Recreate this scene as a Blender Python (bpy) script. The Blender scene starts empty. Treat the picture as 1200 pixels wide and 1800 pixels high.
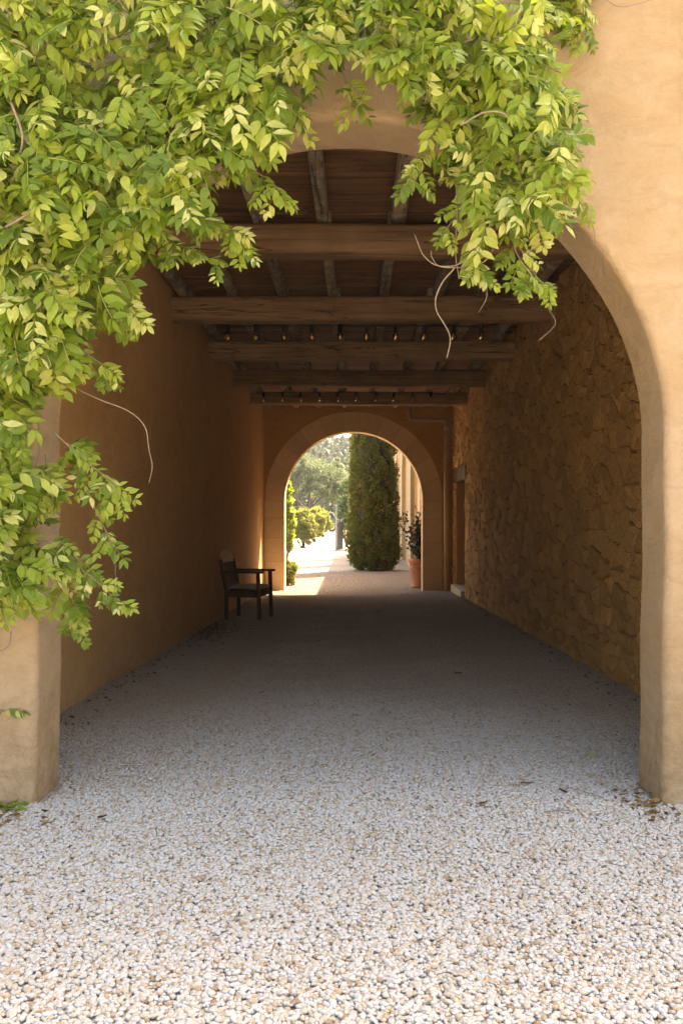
import bpy, math, random
import numpy as np
from mathutils import Vector, Matrix, noise as mnoise

sc = bpy.context.scene
R = math.radians
rng = np.random.default_rng(7)
random.seed(7)

# ------------------------------------------------------------------ camera
EYE = 1.4
F = 1500.0                       # focal length in photo pixels (photo 1200 x 1800)
VX, VY = 622.0, 907.0            # vanishing point of the passage in the photo
cam_d = bpy.data.cameras.new('camera')
cam = bpy.data.objects.new('camera', cam_d)
sc.collection.objects.link(cam)
cam.location = (0, 0, EYE)
cam.rotation_euler = (R(90), 0, 0)
cam_d.sensor_fit = 'VERTICAL'
cam_d.sensor_height = 36.0
cam_d.lens = 36.0 * F / 1800.0
cam_d.shift_x = -(VX - 600) / 1800.0
cam_d.shift_y = (VY - 900) / 1800.0
cam_d.clip_start = 0.05
cam_d.clip_end = 3000
sc.camera = cam

# ------------------------------------------------------------------ sky, sun, exposure
SUN_EL, SUN_AZ = 55.0, 40.0      # azimuth: degrees from +Y (view direction) towards +X
w = bpy.data.worlds.new('World'); sc.world = w; w.use_nodes = True
nt = w.node_tree; nt.nodes.clear()
sky = nt.nodes.new('ShaderNodeTexSky'); sky.sky_type = 'NISHITA'; sky.sun_disc = False
sky.sun_elevation = R(SUN_EL); sky.sun_rotation = R(SUN_AZ)
sky.altitude = 200; sky.air_density = 1.0; sky.dust_density = 7.0; sky.ozone_density = 0.6
bg = nt.nodes.new('ShaderNodeBackground'); bg.inputs[1].default_value = 0.15
wo = nt.nodes.new('ShaderNodeOutputWorld')
nt.links.new(sky.outputs[0], bg.inputs[0]); nt.links.new(bg.outputs[0], wo.inputs[0])

sd = bpy.data.lights.new('sun', 'SUN'); sd.energy = 5.0; sd.angle = R(0.5); sd.color = (1.0, 0.95, 0.88)
so = bpy.data.objects.new('sun', sd); sc.collection.objects.link(so)
sdir = Vector((math.sin(R(SUN_AZ)) * math.cos(R(SUN_EL)), math.cos(R(SUN_AZ)) * math.cos(R(SUN_EL)), math.sin(R(SUN_EL))))
so.rotation_euler = sdir.to_track_quat('Z', 'Y').to_euler()
so.location = (8, 10, 20)

vs = sc.view_settings
vs.view_transform = 'Standard'; vs.look = 'None'; vs.gamma = 1.0; vs.use_curve_mapping = False
vs.exposure = 2.76
vs.use_white_balance = True; vs.white_balance_temperature = 8100; vs.white_balance_tint = 10
sc.render.engine = 'CYCLES'
sc.cycles.use_denoising = True
sc.cycles.max_bounces = 12; sc.cycles.diffuse_bounces = 8; sc.cycles.transmission_bounces = 8
sc.cycles.transparent_max_bounces = 8; sc.cycles.sample_clamp_indirect = 8.0
sc.cycles.caustics_reflective = False; sc.cycles.caustics_refractive = False

# ------------------------------------------------------------------ helpers
C = sc.collection

def at(px, py, Y):
    return np.array([(px - VX) * Y / F, Y, EYE - (py - VY) * Y / F])

def gz(y):
    if y <= 6: return 0.0
    if y <= 19.6: return -0.0235 * (y - 6)
    if y <= 45: return -0.32
    if y <= 75: return -0.32 + 0.46 * ((y - 45) / 30.0)
    return 0.14

def tag(o, label=None, cat=None, group=None, kind=None):
    if label: o['label'] = label
    if cat: o['category'] = cat
    if group: o['group'] = group
    if kind: o['kind'] = kind
    return o

def empty(name, loc, label, cat, group=None, rz=0.0):
    o = bpy.data.objects.new(name, None); C.objects.link(o)
    o.location = loc; o.rotation_euler = (0, 0, rz); o.empty_display_size = 0.2
    return tag(o, label, cat, group)

def mesh(name, verts, faces, mat=None, smooth=False, attr=None):
    me = bpy.data.meshes.new(name)
    verts = np.asarray(verts, dtype=np.float32)
    if isinstance(faces, np.ndarray):
        n, k = faces.shape
        me.vertices.add(len(verts)); me.vertices.foreach_set('co', verts.ravel())
        me.loops.add(n * k); me.loops.foreach_set('vertex_index', faces.astype(np.int32).ravel())
        me.polygons.add(n); me.polygons.foreach_set('loop_start', np.arange(0, n * k, k, dtype=np.int32))
        me.update(calc_edges=True); me.validate()
    else:
        me.from_pydata(verts.tolist(), [], [list(map(int, f)) for f in faces]); me.update()
    if smooth:
        me.polygons.foreach_set('use_smooth', [True] * len(me.polygons))
    if attr is not None:
        a = me.attributes.new('tint', 'FLOAT', 'POINT'); a.data.foreach_set('value', np.asarray(attr, dtype=np.float32))
    if mat: me.materials.append(mat)
    return me

def link(name, me, parent=None, loc=(0, 0, 0), rot=(0, 0, 0), scale=(1, 1, 1)):
    o = bpy.data.objects.new(name, me); C.objects.link(o)
    o.location = loc; o.rotation_euler = rot; o.scale = scale
    if parent: o.parent = parent
    return o

def add(name, verts, faces, mat, parent=None, smooth=False, attr=None, local=False, bevel=0, origin=None):
    """one mesh object from world-space vertices; its origin goes to the base of its box"""
    v = np.asarray(verts, dtype=float)
    if origin is None:
        lo, hi = v.min(0), v.max(0); origin = np.array([(lo[0] + hi[0]) / 2, (lo[1] + hi[1]) / 2, lo[2]])
    origin = np.asarray(origin, float)
    me = mesh(name, v - origin, faces, mat, smooth, attr)
    pl = np.zeros(3)
    p = parent
    while p is not None and not local:
        pl += np.array(p.location); p = p.parent
    if local and parent is not None and parent.type == 'MESH':
        pl = np.array(parent.location)
    o = link(name, me, parent, origin - pl)
    if bevel:
        b = o.modifiers.new('bevel', 'BEVEL'); b.width = bevel; b.segments = 2; b.limit_method = 'ANGLE'; b.angle_limit = R(40)
    return o

def box(x0, x1, y0, y1, z0, z1):
    v = [(x0, y0, z0), (x1, y0, z0), (x1, y1, z0), (x0, y1, z0), (x0, y0, z1), (x1, y0, z1), (x1, y1, z1), (x0, y1, z1)]
    f = [(0, 3, 2, 1), (4, 5, 6, 7), (0, 1, 5, 4), (1, 2, 6, 5), (2, 3, 7, 6), (3, 0, 4, 7)]
    return np.array(v, float), f

def merge(parts):
    V, Fc, n = [], [], 0
    for v, f in parts:
        V.append(np.asarray(v, float)); Fc += [tuple(i + n for i in ff) for ff in f]; n += len(v)
    return np.vstack(V), Fc

def tube(pts, rad, n=8, caps=True):
    pts = [Vector(p) for p in pts]
    if not hasattr(rad, '__len__'): rad = [rad] * len(pts)
    V, Fc = [], []
    up = Vector((0, 0, 1))
    prev = None
    for i, p in enumerate(pts):
        t = (pts[min(i + 1, len(pts) - 1)] - pts[max(i - 1, 0)]).normalized()
        if prev is None:
            a = t.cross(up if abs(t.z) < 0.9 else Vector((1, 0, 0))).normalized()
        else:
            a = (prev - t * prev.dot(t)).normalized()
        prev = a; b = t.cross(a)
        for k in range(n):
            ang = 2 * math.pi * k / n
            V.append(tuple(p + (a * math.cos(ang) + b * math.sin(ang)) * rad[i]))
    for i in range(len(pts) - 1):
        for k in range(n):
            Fc.append((i * n + k, i * n + (k + 1) % n, (i + 1) * n + (k + 1) % n, (i + 1) * n + k))
    if caps:
        Fc.append(tuple(range(n - 1, -1, -1))); Fc.append(tuple((len(pts) - 1) * n + k for k in range(n)))
    return np.array(V), Fc

def spline(pts, n=8):
    """Catmull-Rom through the points"""
    P = [np.asarray(p, float) for p in pts]
    P = [2 * P[0] - P[1]] + P + [2 * P[-1] - P[-2]]
    out = []
    for i in range(1, len(P) - 2):
        for k in range(n):
            t = k / n
            out.append(0.5 * ((2 * P[i]) + (-P[i - 1] + P[i + 1]) * t + (2 * P[i - 1] - 5 * P[i] + 4 * P[i + 1] - P[i + 2]) * t * t
                              + (-P[i - 1] + 3 * P[i] - 3 * P[i + 1] + P[i + 2]) * t ** 3))
    out.append(P[-2]); return out

def lathe(prof, n=28, c=(0, 0, 0)):
    V, Fc = [], []
    for r, z in prof:
        for k in range(n):
            a = 2 * math.pi * k / n
            V.append((c[0] + r * math.cos(a), c[1] + r * math.sin(a), c[2] + z))
    for i in range(len(prof) - 1):
        for k in range(n):
            Fc.append((i * n + k, i * n + (k + 1) % n, (i + 1) * n + (k + 1) % n, (i + 1) * n + k))
    return np.array(V), Fc

# ------------------------------------------------------------------ materials
class M:
    def __init__(s, name):
        s.m = bpy.data.materials.new(name); s.m.use_nodes = True; s.nt = s.m.node_tree; s.nt.nodes.clear()
        s.out = s.nt.nodes.new('ShaderNodeOutputMaterial')
    def n(s, typ, props=None, ins=None):
        x = s.nt.nodes.new('ShaderNode' + typ)
        for k, v in (props or {}).items(): setattr(x, k, v)
        for k, v in (ins or {}).items():
            i = x.inputs[k]
            if isinstance(v, bpy.types.NodeSocket): s.nt.links.new(v, i)
            else: i.default_value = v
        return x
    def coord(s, scale=(1, 1, 1), kind='Object', rnd=False):
        tc = s.n('TexCoord')
        v = tc.outputs[kind]
        if rnd:
            oi = s.n('ObjectInfo')
            mu = s.n('Math', {'operation': 'MULTIPLY'}, {0: oi.outputs['Random'], 1: 37.0})
            ad = s.n('VectorMath', {'operation': 'ADD'}, {0: v, 1: mu.outputs[0]}); v = ad.outputs[0]
        mp = s.n('Mapping', None, {'Vector': v, 'Scale': scale})
        return mp.outputs[0]
    def noise(s, vec, scale, detail=4, rough=0.6, dist=0.0):
        return s.n('TexNoise', None, {'Vector': vec, 'Scale': scale, 'Detail': detail, 'Roughness': rough, 'Distortion': dist}).outputs['Fac']
    def ramp(s, fac, stops):
        r = s.n('ValToRGB', None, {'Fac': fac}); el = r.color_ramp.elements
        while len(el) < len(stops): el.new(0.5)
        for e, (p, c) in zip(el, stops):
            e.position = p; e.color = (c, c, c, 1) if isinstance(c, (int, float)) else (*c, 1)
        return r.outputs[0]
    def mix(s, fac, a, b, mode='MIX'):
        x = s.n('Mix', {'data_type': 'RGBA', 'blend_type': mode})
        for i, v in ((0, fac), (6, a), (7, b)):
            if isinstance(v, bpy.types.NodeSocket): s.nt.links.new(v, x.inputs[i])
            else: x.inputs[i].default_value = v if i == 0 else (*v, 1)
        return x.outputs[2]
    def math(s, op, a, b=0.0):
        return s.n('Math', {'operation': op}, {0: a, 1: b}).outputs[0]
    def bump(s, h, strength=0.3, dist=0.02, normal=None):
        ins = {'Height': h, 'Strength': strength, 'Distance': dist}
        if normal is not None: ins['Normal'] = normal
        return s.n('Bump', None, ins).outputs[0]
    def bsdf(s, col, rough=0.9, normal=None, spec=0.3, **kw):
        ins = {'Base Color': col if isinstance(col, bpy.types.NodeSocket) else (*col, 1), 'Roughness': rough, 'Specular IOR Level': spec}
        if normal is not None: ins['Normal'] = normal
        ins.update(kw)
        b = s.n('BsdfPrincipled', None, ins)
        s.nt.links.new(b.outputs[0], s.out.inputs['Surface']); return s.m

def plaster(name, c1, c2, c3, bump=0.25, stain=None):
    s = M(name); v = s.coord()
    big = s.noise(v, 0.7, 5, 0.6, 0.4); mid = s.noise(v, 3.5, 8, 0.65, 0.6); fine = s.noise(v, 45, 6, 0.7)
    vv = s.coord((2.2, 2.2, 0.35)); streak = s.noise(vv, 2.0, 6, 0.65, 0.3)
    col = s.mix(s.ramp(big, [(0.35, 0.0), (0.65, 1.0)]), c1, c2)
    col = s.mix(s.ramp(mid, [(0.42, 0.0), (0.72, 0.75)]), col, c3)
    col = s.mix(s.ramp(streak, [(0.5, 0.0), (0.8, 0.45)]), col, c3)
    col = s.mix(s.ramp(fine, [(0.3, 0.12), (0.7, 0.0)]), col, (0.1, 0.06, 0.03))
    if stain:
        sp = s.n('SeparateXYZ', None, {0: s.coord()})
        g = s.n('MapRange', None, {'Value': sp.outputs[2], 'From Min': stain[0], 'From Max': stain[1], 'To Min': 1.0, 'To Max': 0.0}).outputs[0]
        k = s.math('MULTIPLY', g, s.ramp(s.noise(v, 9, 8, 0.75, 0.5), [(0.42, 0.0), (0.66, 0.8)]))
        col = s.mix(k, col, stain[2])
    swp = s.noise(s.coord((1.4, 1.4, 3.2)), 2.6, 7, 0.62, 1.6)
    col = s.mix(s.ramp(swp, [(0.36, 0.28), (0.5, 0.0)]), col, tuple(x * 0.72 for x in c2))
    b0 = s.bump(swp, bump * 1.2, 0.04); b1 = s.bump(mid, bump, 0.05, b0); b2 = s.bump(fine, bump * 0.8, 0.006, b1)
    return s.bsdf(col, 0.92, b2, 0.15)

def wood(name, axis, dark, mid, light, grey=None, rough=0.8, grain=1.0):
    s = M(name)
    sc_ = [14, 14, 14]; sc_[axis] = 0.7
    v = s.coord(tuple(sc_), rnd=True)
    g = s.noise(v, 1.6 * grain, 8, 0.62, 0.35)
    sk = [5, 5, 5]; sk[axis] = 0.28
    v2 = s.coord(tuple(sk), rnd=True); crack = s.noise(v2, 2.4, 3, 0.55, 0.6)
    v3 = s.coord((1, 1, 1), rnd=True); blot = s.noise(v3, 2.2, 5, 0.6, 0.4); spk = s.noise(v3, 30, 5, 0.7)
    col = s.ramp(g, [(0.25, dark), (0.5, mid), (0.78, light)])
    col = s.mix(s.ramp(blot, [(0.4, 0.0), (0.75, 0.6)]), col, dark)
    if grey:
        col = s.mix(s.ramp(s.noise(v3, 6.5, 8, 0.72, 0.8), [(0.5, 0.0), (0.6, 0.75)]), col, grey)
    cr = s.ramp(crack, [(0.485, 0.0), (0.5, 1.0), (0.515, 0.0)])
    col = s.mix(s.math('MULTIPLY', cr, 0.75), col, (0.01, 0.007, 0.004))
    oi = s.n('ObjectInfo')
    vl = s.n('MapRange', None, {'Value': oi.outputs['Random'], 'To Min': 0.72, 'To Max': 1.2}).outputs[0]
    col = s.n('HueSaturation', None, {'Color': col, 'Value': vl}).outputs[0]
    b1 = s.bump(g, 0.35, 0.012); b2 = s.bump(s.math('SUBTRACT', 1.0, cr), 0.6, 0.02, b1); b3 = s.bump(spk, 0.15, 0.004, b2)
    return s.bsdf(col, rough, b3, 0.25)

def leafmat(name, stops, trans=0.45, rough=0.45, sat=1.0, spec=0.3):
    s = M(name)
    a = s.n('Attribute', {'attribute_name': 'tint'}).outputs['Fac']
    oi = s.n('ObjectInfo')
    f = s.math('FRACT', s.math('ADD', a, oi.outputs['Random']))
    col = s.ramp(f, stops)
    v = s.coord(); col = s.mix(s.ramp(s.noise(v, 60, 3), [(0.35, 0.18), (0.65, 0.0)]), col, tuple(c * 0.4 for c in stops[0][1]))
    p = s.n('BsdfPrincipled', None, {'Base Color': col, 'Roughness': rough, 'Specular IOR Level': spec})
    t = s.n('BsdfTranslucent', None, {'Color': s.n('HueSaturation', None, {'Color': col, 'Saturation': 1.1, 'Value': 1.25}).outputs[0]})
    mx = s.n('MixShader', None, {0: trans, 1: p.outputs[0], 2: t.outputs[0]})
    s.nt.links.new(mx.outputs[0], s.out.inputs['Surface']); return s.m

def plain(name, col, rough=0.6, metal=0.0, bump=0.0, scale=40, var=0.25, spec=0.4):
    s = M(name); v = s.coord(rnd=True)
    nn = s.noise(v, scale, 6, 0.65)
    c = s.mix(s.ramp(s.noise(v, scale * 0.15, 5), [(0.3, 0.0), (0.7, 1.0)]), col, tuple(x * (1 - var) for x in col))
    return s.bsdf(c, rough, s.bump(nn, bump, 0.006) if bump else None, spec, Metallic=metal)

MAT = {}
OCH = (0.60, 0.36, 0.155)
MAT['plaster_front'] = plaster('plaster_front', (0.40, 0.275, 0.16), (0.345, 0.23, 0.125), (0.44, 0.325, 0.215), 0.34, (-0.05, 0.9, (0.17, 0.115, 0.06)))
MAT['plaster_left'] = plaster('plaster_left', (0.58, 0.33, 0.135), (0.51, 0.285, 0.115), (0.60, 0.37, 0.17), 0.15, (-0.3, 0.9, (0.34, 0.23, 0.13)))
MAT['plaster_far'] = plaster('plaster_far', (0.50, 0.28, 0.11), (0.42, 0.23, 0.09), (0.54, 0.33, 0.15), 0.2)
MAT['facade'] = plaster('facade_plaster', (0.62, 0.45, 0.27), (0.54, 0.38, 0.22), (0.60, 0.47, 0.32), 0.25)
MAT['beam'] = wood('beam_wood', 0, (0.17, 0.088, 0.040), (0.33, 0.19, 0.092), (0.44, 0.275, 0.145))
MAT['joist'] = wood('joist_wood', 1, (0.17, 0.12, 0.078), (0.32, 0.235, 0.155), (0.44, 0.34, 0.24), (0.52, 0.45, 0.36))
MAT['plank'] = wood('plank_wood', 0, (0.10, 0.043, 0.018), (0.27, 0.125, 0.052), (0.40, 0.205, 0.09))
MAT['lintel'] = wood('lintel_wood', 1, (0.05, 0.025, 0.01), (0.13, 0.066, 0.024), (0.2, 0.105, 0.04))
MAT['chair'] = wood('chair_wood', 2, (0.045, 0.023, 0.012), (0.085, 0.043, 0.022), (0.14, 0.075, 0.038), rough=0.45)
MAT['crest'] = wood('crest_wood', 1, (0.45, 0.32, 0.19), (0.58, 0.43, 0.27), (0.66, 0.52, 0.35), rough=0.4)

def stonemat(name, c1, c2, c3, scale=1.0, relief=0.3, var=(0.82, 1.15)):
    s = M(name); v = s.coord(rnd=True)
    n1 = s.noise(v, 2.2 * scale, 6, 0.65, 0.3); n2 = s.noise(v, 14 * scale, 8, 0.7, 0.4); n3 = s.noise(v, 70 * scale, 5, 0.7)
    col = s.mix(s.ramp(n1, [(0.35, 0.0), (0.65, 1.0)]), c1, c2)
    col = s.mix(s.ramp(n2, [(0.42, 0.0), (0.75, 0.8)]), col, c3)
    oi = s.n('ObjectInfo')
    a = s.n('Attribute', {'attribute_name': 'tint'}).outputs['Fac']
    f = s.math('FRACT', s.math('ADD', a, oi.outputs['Random']))
    col = s.n('HueSaturation', None, {'Color': col, 'Value': s.n('MapRange', None, {'Value': f, 'To Min': var[0], 'To Max': var[1]}).outputs[0]}).outputs[0]
    ck = s.ramp(s.noise(s.coord((1, 1, 1.8), rnd=True), 5.5 * scale, 6, 0.7, 1.2), [(0.46, 1.0), (0.495, 0.0), (0.53, 1.0)])
    b = s.bump(n2, relief, 0.03); b = s.bump(n3, 0.35, 0.008, b); b = s.bump(ck, relief, 0.012, b)
    return s.bsdf(col, 0.95, b, 0.15)
MAT['rubble'] = stonemat('rubble_stone', (0.56, 0.315, 0.11), (0.49, 0.27, 0.09), (0.60, 0.37, 0.15), relief=0.8)
MAT['mortar'] = stonemat('mortar', (0.47, 0.27, 0.10), (0.40, 0.23, 0.085), (0.50, 0.31, 0.13))
MAT['ashlar'] = stonemat('ashlar_limestone', (0.66, 0.48, 0.275), (0.60, 0.42, 0.235), (0.70, 0.54, 0.34), scale=0.7, var=(0.93, 1.06))
MAT['step'] = stonemat('step_stone', (0.5, 0.42, 0.3), (0.45, 0.36, 0.26), (0.55, 0.46, 0.36))
MAT['terracotta'] = plain('terracotta', (0.50, 0.22, 0.11), 0.85, 0, 0.25, 30, 0.3)
MAT['pipe'] = plain('pipe_cream', (0.60, 0.42, 0.23), 0.6, 0, 0.1, 20, 0.2)
MAT['pipe_grey'] = plain('pipe_grey', (0.36, 0.25, 0.15), 0.55, 0, 0.1, 20, 0.2)
MAT['black'] = plain('black_rubber', (0.012, 0.011, 0.010), 0.6)
MAT['cushion'] = plain('cushion_cloth', (0.50, 0.45, 0.39), 0.95, 0, 0.3, 180, 0.15)
MAT['gatemetal'] = plain('gate_grey_metal', (0.32, 0.32, 0.31), 0.5, 0.3)
MAT['gatedark'] = plain('gate_dark_metal', (0.03, 0.028, 0.025), 0.5, 0.2)
MAT['bark'] = wood('bark', 2, (0.05, 0.035, 0.025), (0.12, 0.09, 0.065), (0.22, 0.17, 0.13))
MAT['twigs'] = plain('dark_twig_core', (0.045, 0.035, 0.022), 0.95, 0, 0.5, 25, 0.5)  # dark colour of the light-blocking cores inside the cypress crowns
MAT['stem'] = plain('vine_stem', (0.26, 0.19, 0.13), 0.85, 0, 0.4, 60, 0.4)
MAT['carpaint'] = plain('car_paint', (0.10, 0.12, 0.14), 0.25, 0.4)
MAT['carglass'] = plain('car_glass', (0.02, 0.025, 0.03), 0.08, 0.0, spec=0.6)
MAT['tyre'] = plain('tyre', (0.02, 0.02, 0.02), 0.8)
MAT['rim'] = plain('rim', (0.4, 0.4, 0.4), 0.35, 0.8)
s = M('bulb_glass')
g = s.n('BsdfGlass', None, {'Color': (1, 0.95, 0.88, 1), 'Roughness': 0.02, 'IOR': 1.45})
s.nt.links.new(g.outputs[0], s.out.inputs['Surface']); MAT['bulb'] = s.m
MAT['filament'] = plain('filament_brass', (0.85, 0.42, 0.12), 0.3, 0.9)

MAT['vine'] = leafmat('wisteria_leaf', [(0.0, (0.105, 0.17, 0.02)), (0.3, (0.19, 0.265, 0.03)), (0.6, (0.29, 0.355, 0.045)), (0.82, (0.41, 0.45, 0.085)), (1.0, (0.58, 0.58, 0.24))], 0.42, 0.42)
MAT['cypress'] = leafmat('cypress_leaf', [(0.0, (0.06, 0.085, 0.018)), (0.4, (0.12, 0.15, 0.028)), (0.85, (0.21, 0.22, 0.04)), (1.0, (0.28, 0.16, 0.07))], 0.3, 0.6)
MAT['olive'] = leafmat('olive_leaf', [(0.0, (0.09, 0.115, 0.05)), (0.5, (0.14, 0.17, 0.08)), (1.0, (0.2, 0.22, 0.12))], 0.35, 0.5)
MAT['yellow'] = leafmat('yellow_shrub_leaf', [(0.0, (0.12, 0.15, 0.035)), (0.4, (0.21, 0.23, 0.06)), (1.0, (0.32, 0.30, 0.085))], 0.4, 0.5)
MAT['green'] = leafmat('green_shrub_leaf', [(0.0, (0.045, 0.08, 0.02)), (0.5, (0.08, 0.13, 0.032)), (1.0, (0.14, 0.19, 0.055))], 0.35, 0.5)
MAT['darkleaf'] = leafmat('dark_glossy_leaf', [(0.0, (0.016, 0.022, 0.008)), (0.6, (0.035, 0.048, 0.014)), (1.0, (0.11, 0.065, 0.028))], 0.2, 0.4, spec=0.3)
MAT['hillwood'] = leafmat('hill_wood_leaf', [(0.0, (0.035, 0.05, 0.022)), (0.5, (0.06, 0.08, 0.032)), (0.8, (0.085, 0.1, 0.042)), (1.0, (0.12, 0.09, 0.05))], 0.25, 0.6)
MAT['dryleaf'] = leafmat('dry_leaf', [(0.0, (0.05, 0.025, 0.012)), (0.5, (0.14, 0.07, 0.03)), (1.0, (0.32, 0.18, 0.06))], 0.15, 0.7)

# gravel pebbles: colour picked per stone
s = M('pebble')
oi = s.n('ObjectInfo')
col = s.ramp(oi.outputs['Random'], [(0.0, (0.22, 0.15, 0.095)), (0.05, (0.33, 0.24, 0.155)), (0.16, (0.38, 0.325, 0.25)), (0.34, (0.40, 0.375, 0.335)), (0.6, (0.42, 0.41, 0.395)), (0.85, (0.45, 0.445, 0.44)), (1.0, (0.39, 0.39, 0.39))])
v = s.coord()
col = s.mix(s.ramp(s.noise(v, 90, 4), [(0.4, 0.0), (0.7, 0.3)]), col, (0.42, 0.33, 0.23))
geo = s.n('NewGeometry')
dirt_shade = s.noise(s.n('Mapping', None, {'Vector': geo.outputs['Position'], 'Scale': (1, 1, 1)}).outputs[0], 0.9, 5, 0.6, 0.5)
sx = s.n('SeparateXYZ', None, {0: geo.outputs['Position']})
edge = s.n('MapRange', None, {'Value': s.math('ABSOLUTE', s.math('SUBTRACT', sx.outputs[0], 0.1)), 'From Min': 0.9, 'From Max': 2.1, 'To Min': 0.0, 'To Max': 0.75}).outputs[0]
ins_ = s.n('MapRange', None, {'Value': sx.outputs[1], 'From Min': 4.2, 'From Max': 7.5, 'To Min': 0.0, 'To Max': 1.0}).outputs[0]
k = s.math('MULTIPLY', s.math('ADD', edge, s.ramp(dirt_shade, [(0.35, 0.30), (0.72, 0.68)])), ins_)
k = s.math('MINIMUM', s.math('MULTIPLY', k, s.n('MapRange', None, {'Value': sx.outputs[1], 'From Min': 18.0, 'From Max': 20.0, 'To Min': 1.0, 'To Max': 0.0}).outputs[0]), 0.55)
col = s.mix(k, col, (0.24, 0.16, 0.095))  # brownish passage shade put into the pebble colour, along with dirt patches
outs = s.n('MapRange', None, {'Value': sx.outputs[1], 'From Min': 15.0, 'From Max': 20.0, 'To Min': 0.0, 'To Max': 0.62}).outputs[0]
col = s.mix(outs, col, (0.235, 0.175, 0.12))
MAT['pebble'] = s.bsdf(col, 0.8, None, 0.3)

# ground under and beyond the pebbles
s = M('gravel_ground')
v = s.coord()
vo = s.n('TexVoronoi', {'feature': 'F1'}, {'Vector': v, 'Scale': 46.0, 'Randomness': 1.0})
cell = s.n('SeparateColor', None, {0: vo.outputs['Color']}).outputs[0]
col = s.ramp(cell, [(0.0, (0.24, 0.17, 0.11)), (0.18, (0.40, 0.34, 0.26)), (0.45, (0.46, 0.43, 0.385)), (1.0, (0.50, 0.485, 0.465))])
col = s.mix(s.ramp(vo.outputs['Distance'], [(0.4, 0.0), (0.8, 0.5)]), col, (0.22, 0.17, 0.12))
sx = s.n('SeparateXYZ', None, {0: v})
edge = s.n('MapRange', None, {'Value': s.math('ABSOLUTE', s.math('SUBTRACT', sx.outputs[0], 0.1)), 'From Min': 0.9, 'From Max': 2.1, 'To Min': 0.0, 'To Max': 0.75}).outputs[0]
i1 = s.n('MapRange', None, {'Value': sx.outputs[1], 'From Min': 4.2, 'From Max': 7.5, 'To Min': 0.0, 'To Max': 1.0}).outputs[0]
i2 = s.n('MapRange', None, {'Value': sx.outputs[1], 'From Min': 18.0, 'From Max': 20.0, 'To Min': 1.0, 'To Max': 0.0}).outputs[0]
dirt_shade = s.ramp(s.noise(v, 0.9, 5, 0.6, 0.5), [(0.35, 0.30), (0.72, 0.68)])
k = s.math('MINIMUM', s.math('MULTIPLY', s.math('MULTIPLY', s.math('ADD', edge, dirt_shade), i1), i2), 0.55)
col = s.mix(k, col, (0.21, 0.14, 0.08))  # same brown shade and dirt patches painted into the ground inside the passage
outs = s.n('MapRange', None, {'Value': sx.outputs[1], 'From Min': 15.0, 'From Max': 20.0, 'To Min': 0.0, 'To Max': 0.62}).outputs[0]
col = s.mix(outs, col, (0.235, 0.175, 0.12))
# away from the court the ground is dry grass
d1 = s.n('MapRange', None, {'Value': s.math('ABSOLUTE', sx.outputs[0]), 'From Min': 11.0, 'From Max': 13.0}).outputs[0]
d2 = s.n('MapRange', None, {'Value': sx.outputs[1], 'From Min': 78.0, 'From Max': 84.0}).outputs[0]
d3 = s.n('MapRange', None, {'Value': sx.outputs[1], 'From Min': -16.0, 'From Max': -20.0}).outputs[0]
gr = s.math('MAXIMUM', s.math('MAXIMUM', d1, d2), d3)
col = s.mix(gr, col, s.mix(s.noise(v, 0.4, 6), (0.10, 0.12, 0.04), (0.22, 0.19, 0.09)))
bh = s.math('SUBTRACT', 1.0, vo.outputs['Distance'])
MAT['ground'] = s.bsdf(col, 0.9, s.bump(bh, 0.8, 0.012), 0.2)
MAT['hill'] = plain('hill_scrub', (0.14, 0.14, 0.07), 0.95, 0, 0.3, 3, 0.5)

# ------------------------------------------------------------------ ground and hill
def grid(xs, ys, fz):
    V = [(x, y, fz(x, y)) for y in ys for x in xs]
    nx = len(xs)
    Fc = [(j * nx + i, j * nx + i + 1, (j + 1) * nx + i + 1, (j + 1) * nx + i) for j in range(len(ys) - 1) for i in range(nx - 1)]
    return np.array(V), Fc
xs = sorted(set(list(np.linspace(-600, -10, 12)) + list(np.linspace(-8, 8, 33)) + list(np.linspace(10, 600, 12))))
ys = sorted(set([-400, -200, -80, -40, -20, -10, -5] + list(np.linspace(0, 24, 97)) + list(np.linspace(25, 80, 56)) + [100, 150, 220, 320, 500, 900]))
v, f = grid(xs, ys, lambda x, y: gz(y) + (0.012 * mnoise.noise(Vector((x * 0.9, y * 0.9, 0))) if abs(x) < 9 and 0 < y < 80 else 0))
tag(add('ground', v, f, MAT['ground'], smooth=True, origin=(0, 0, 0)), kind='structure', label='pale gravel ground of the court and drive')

def hz(x, y):
    t = min(max((y - 85) / 150.0, 0), 1); t = t * t * (3 - 2 * t)
    u = min(max((y - 260) / 120.0, 0), 1)
    return -0.6 + t * (17.5 + 4 * mnoise.noise(Vector((x * 0.02, y * 0.02, 3)))) + 10 * u + 0.05 * x * t * -0.3
v, f = grid(np.linspace(-220, 220, 45), np.linspace(84, 420, 45), hz)
tag(add('hill', v, f, MAT['hill'], smooth=True, origin=(0, 0, 0)), kind='structure', label='wooded hillside beyond the garden')

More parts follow.
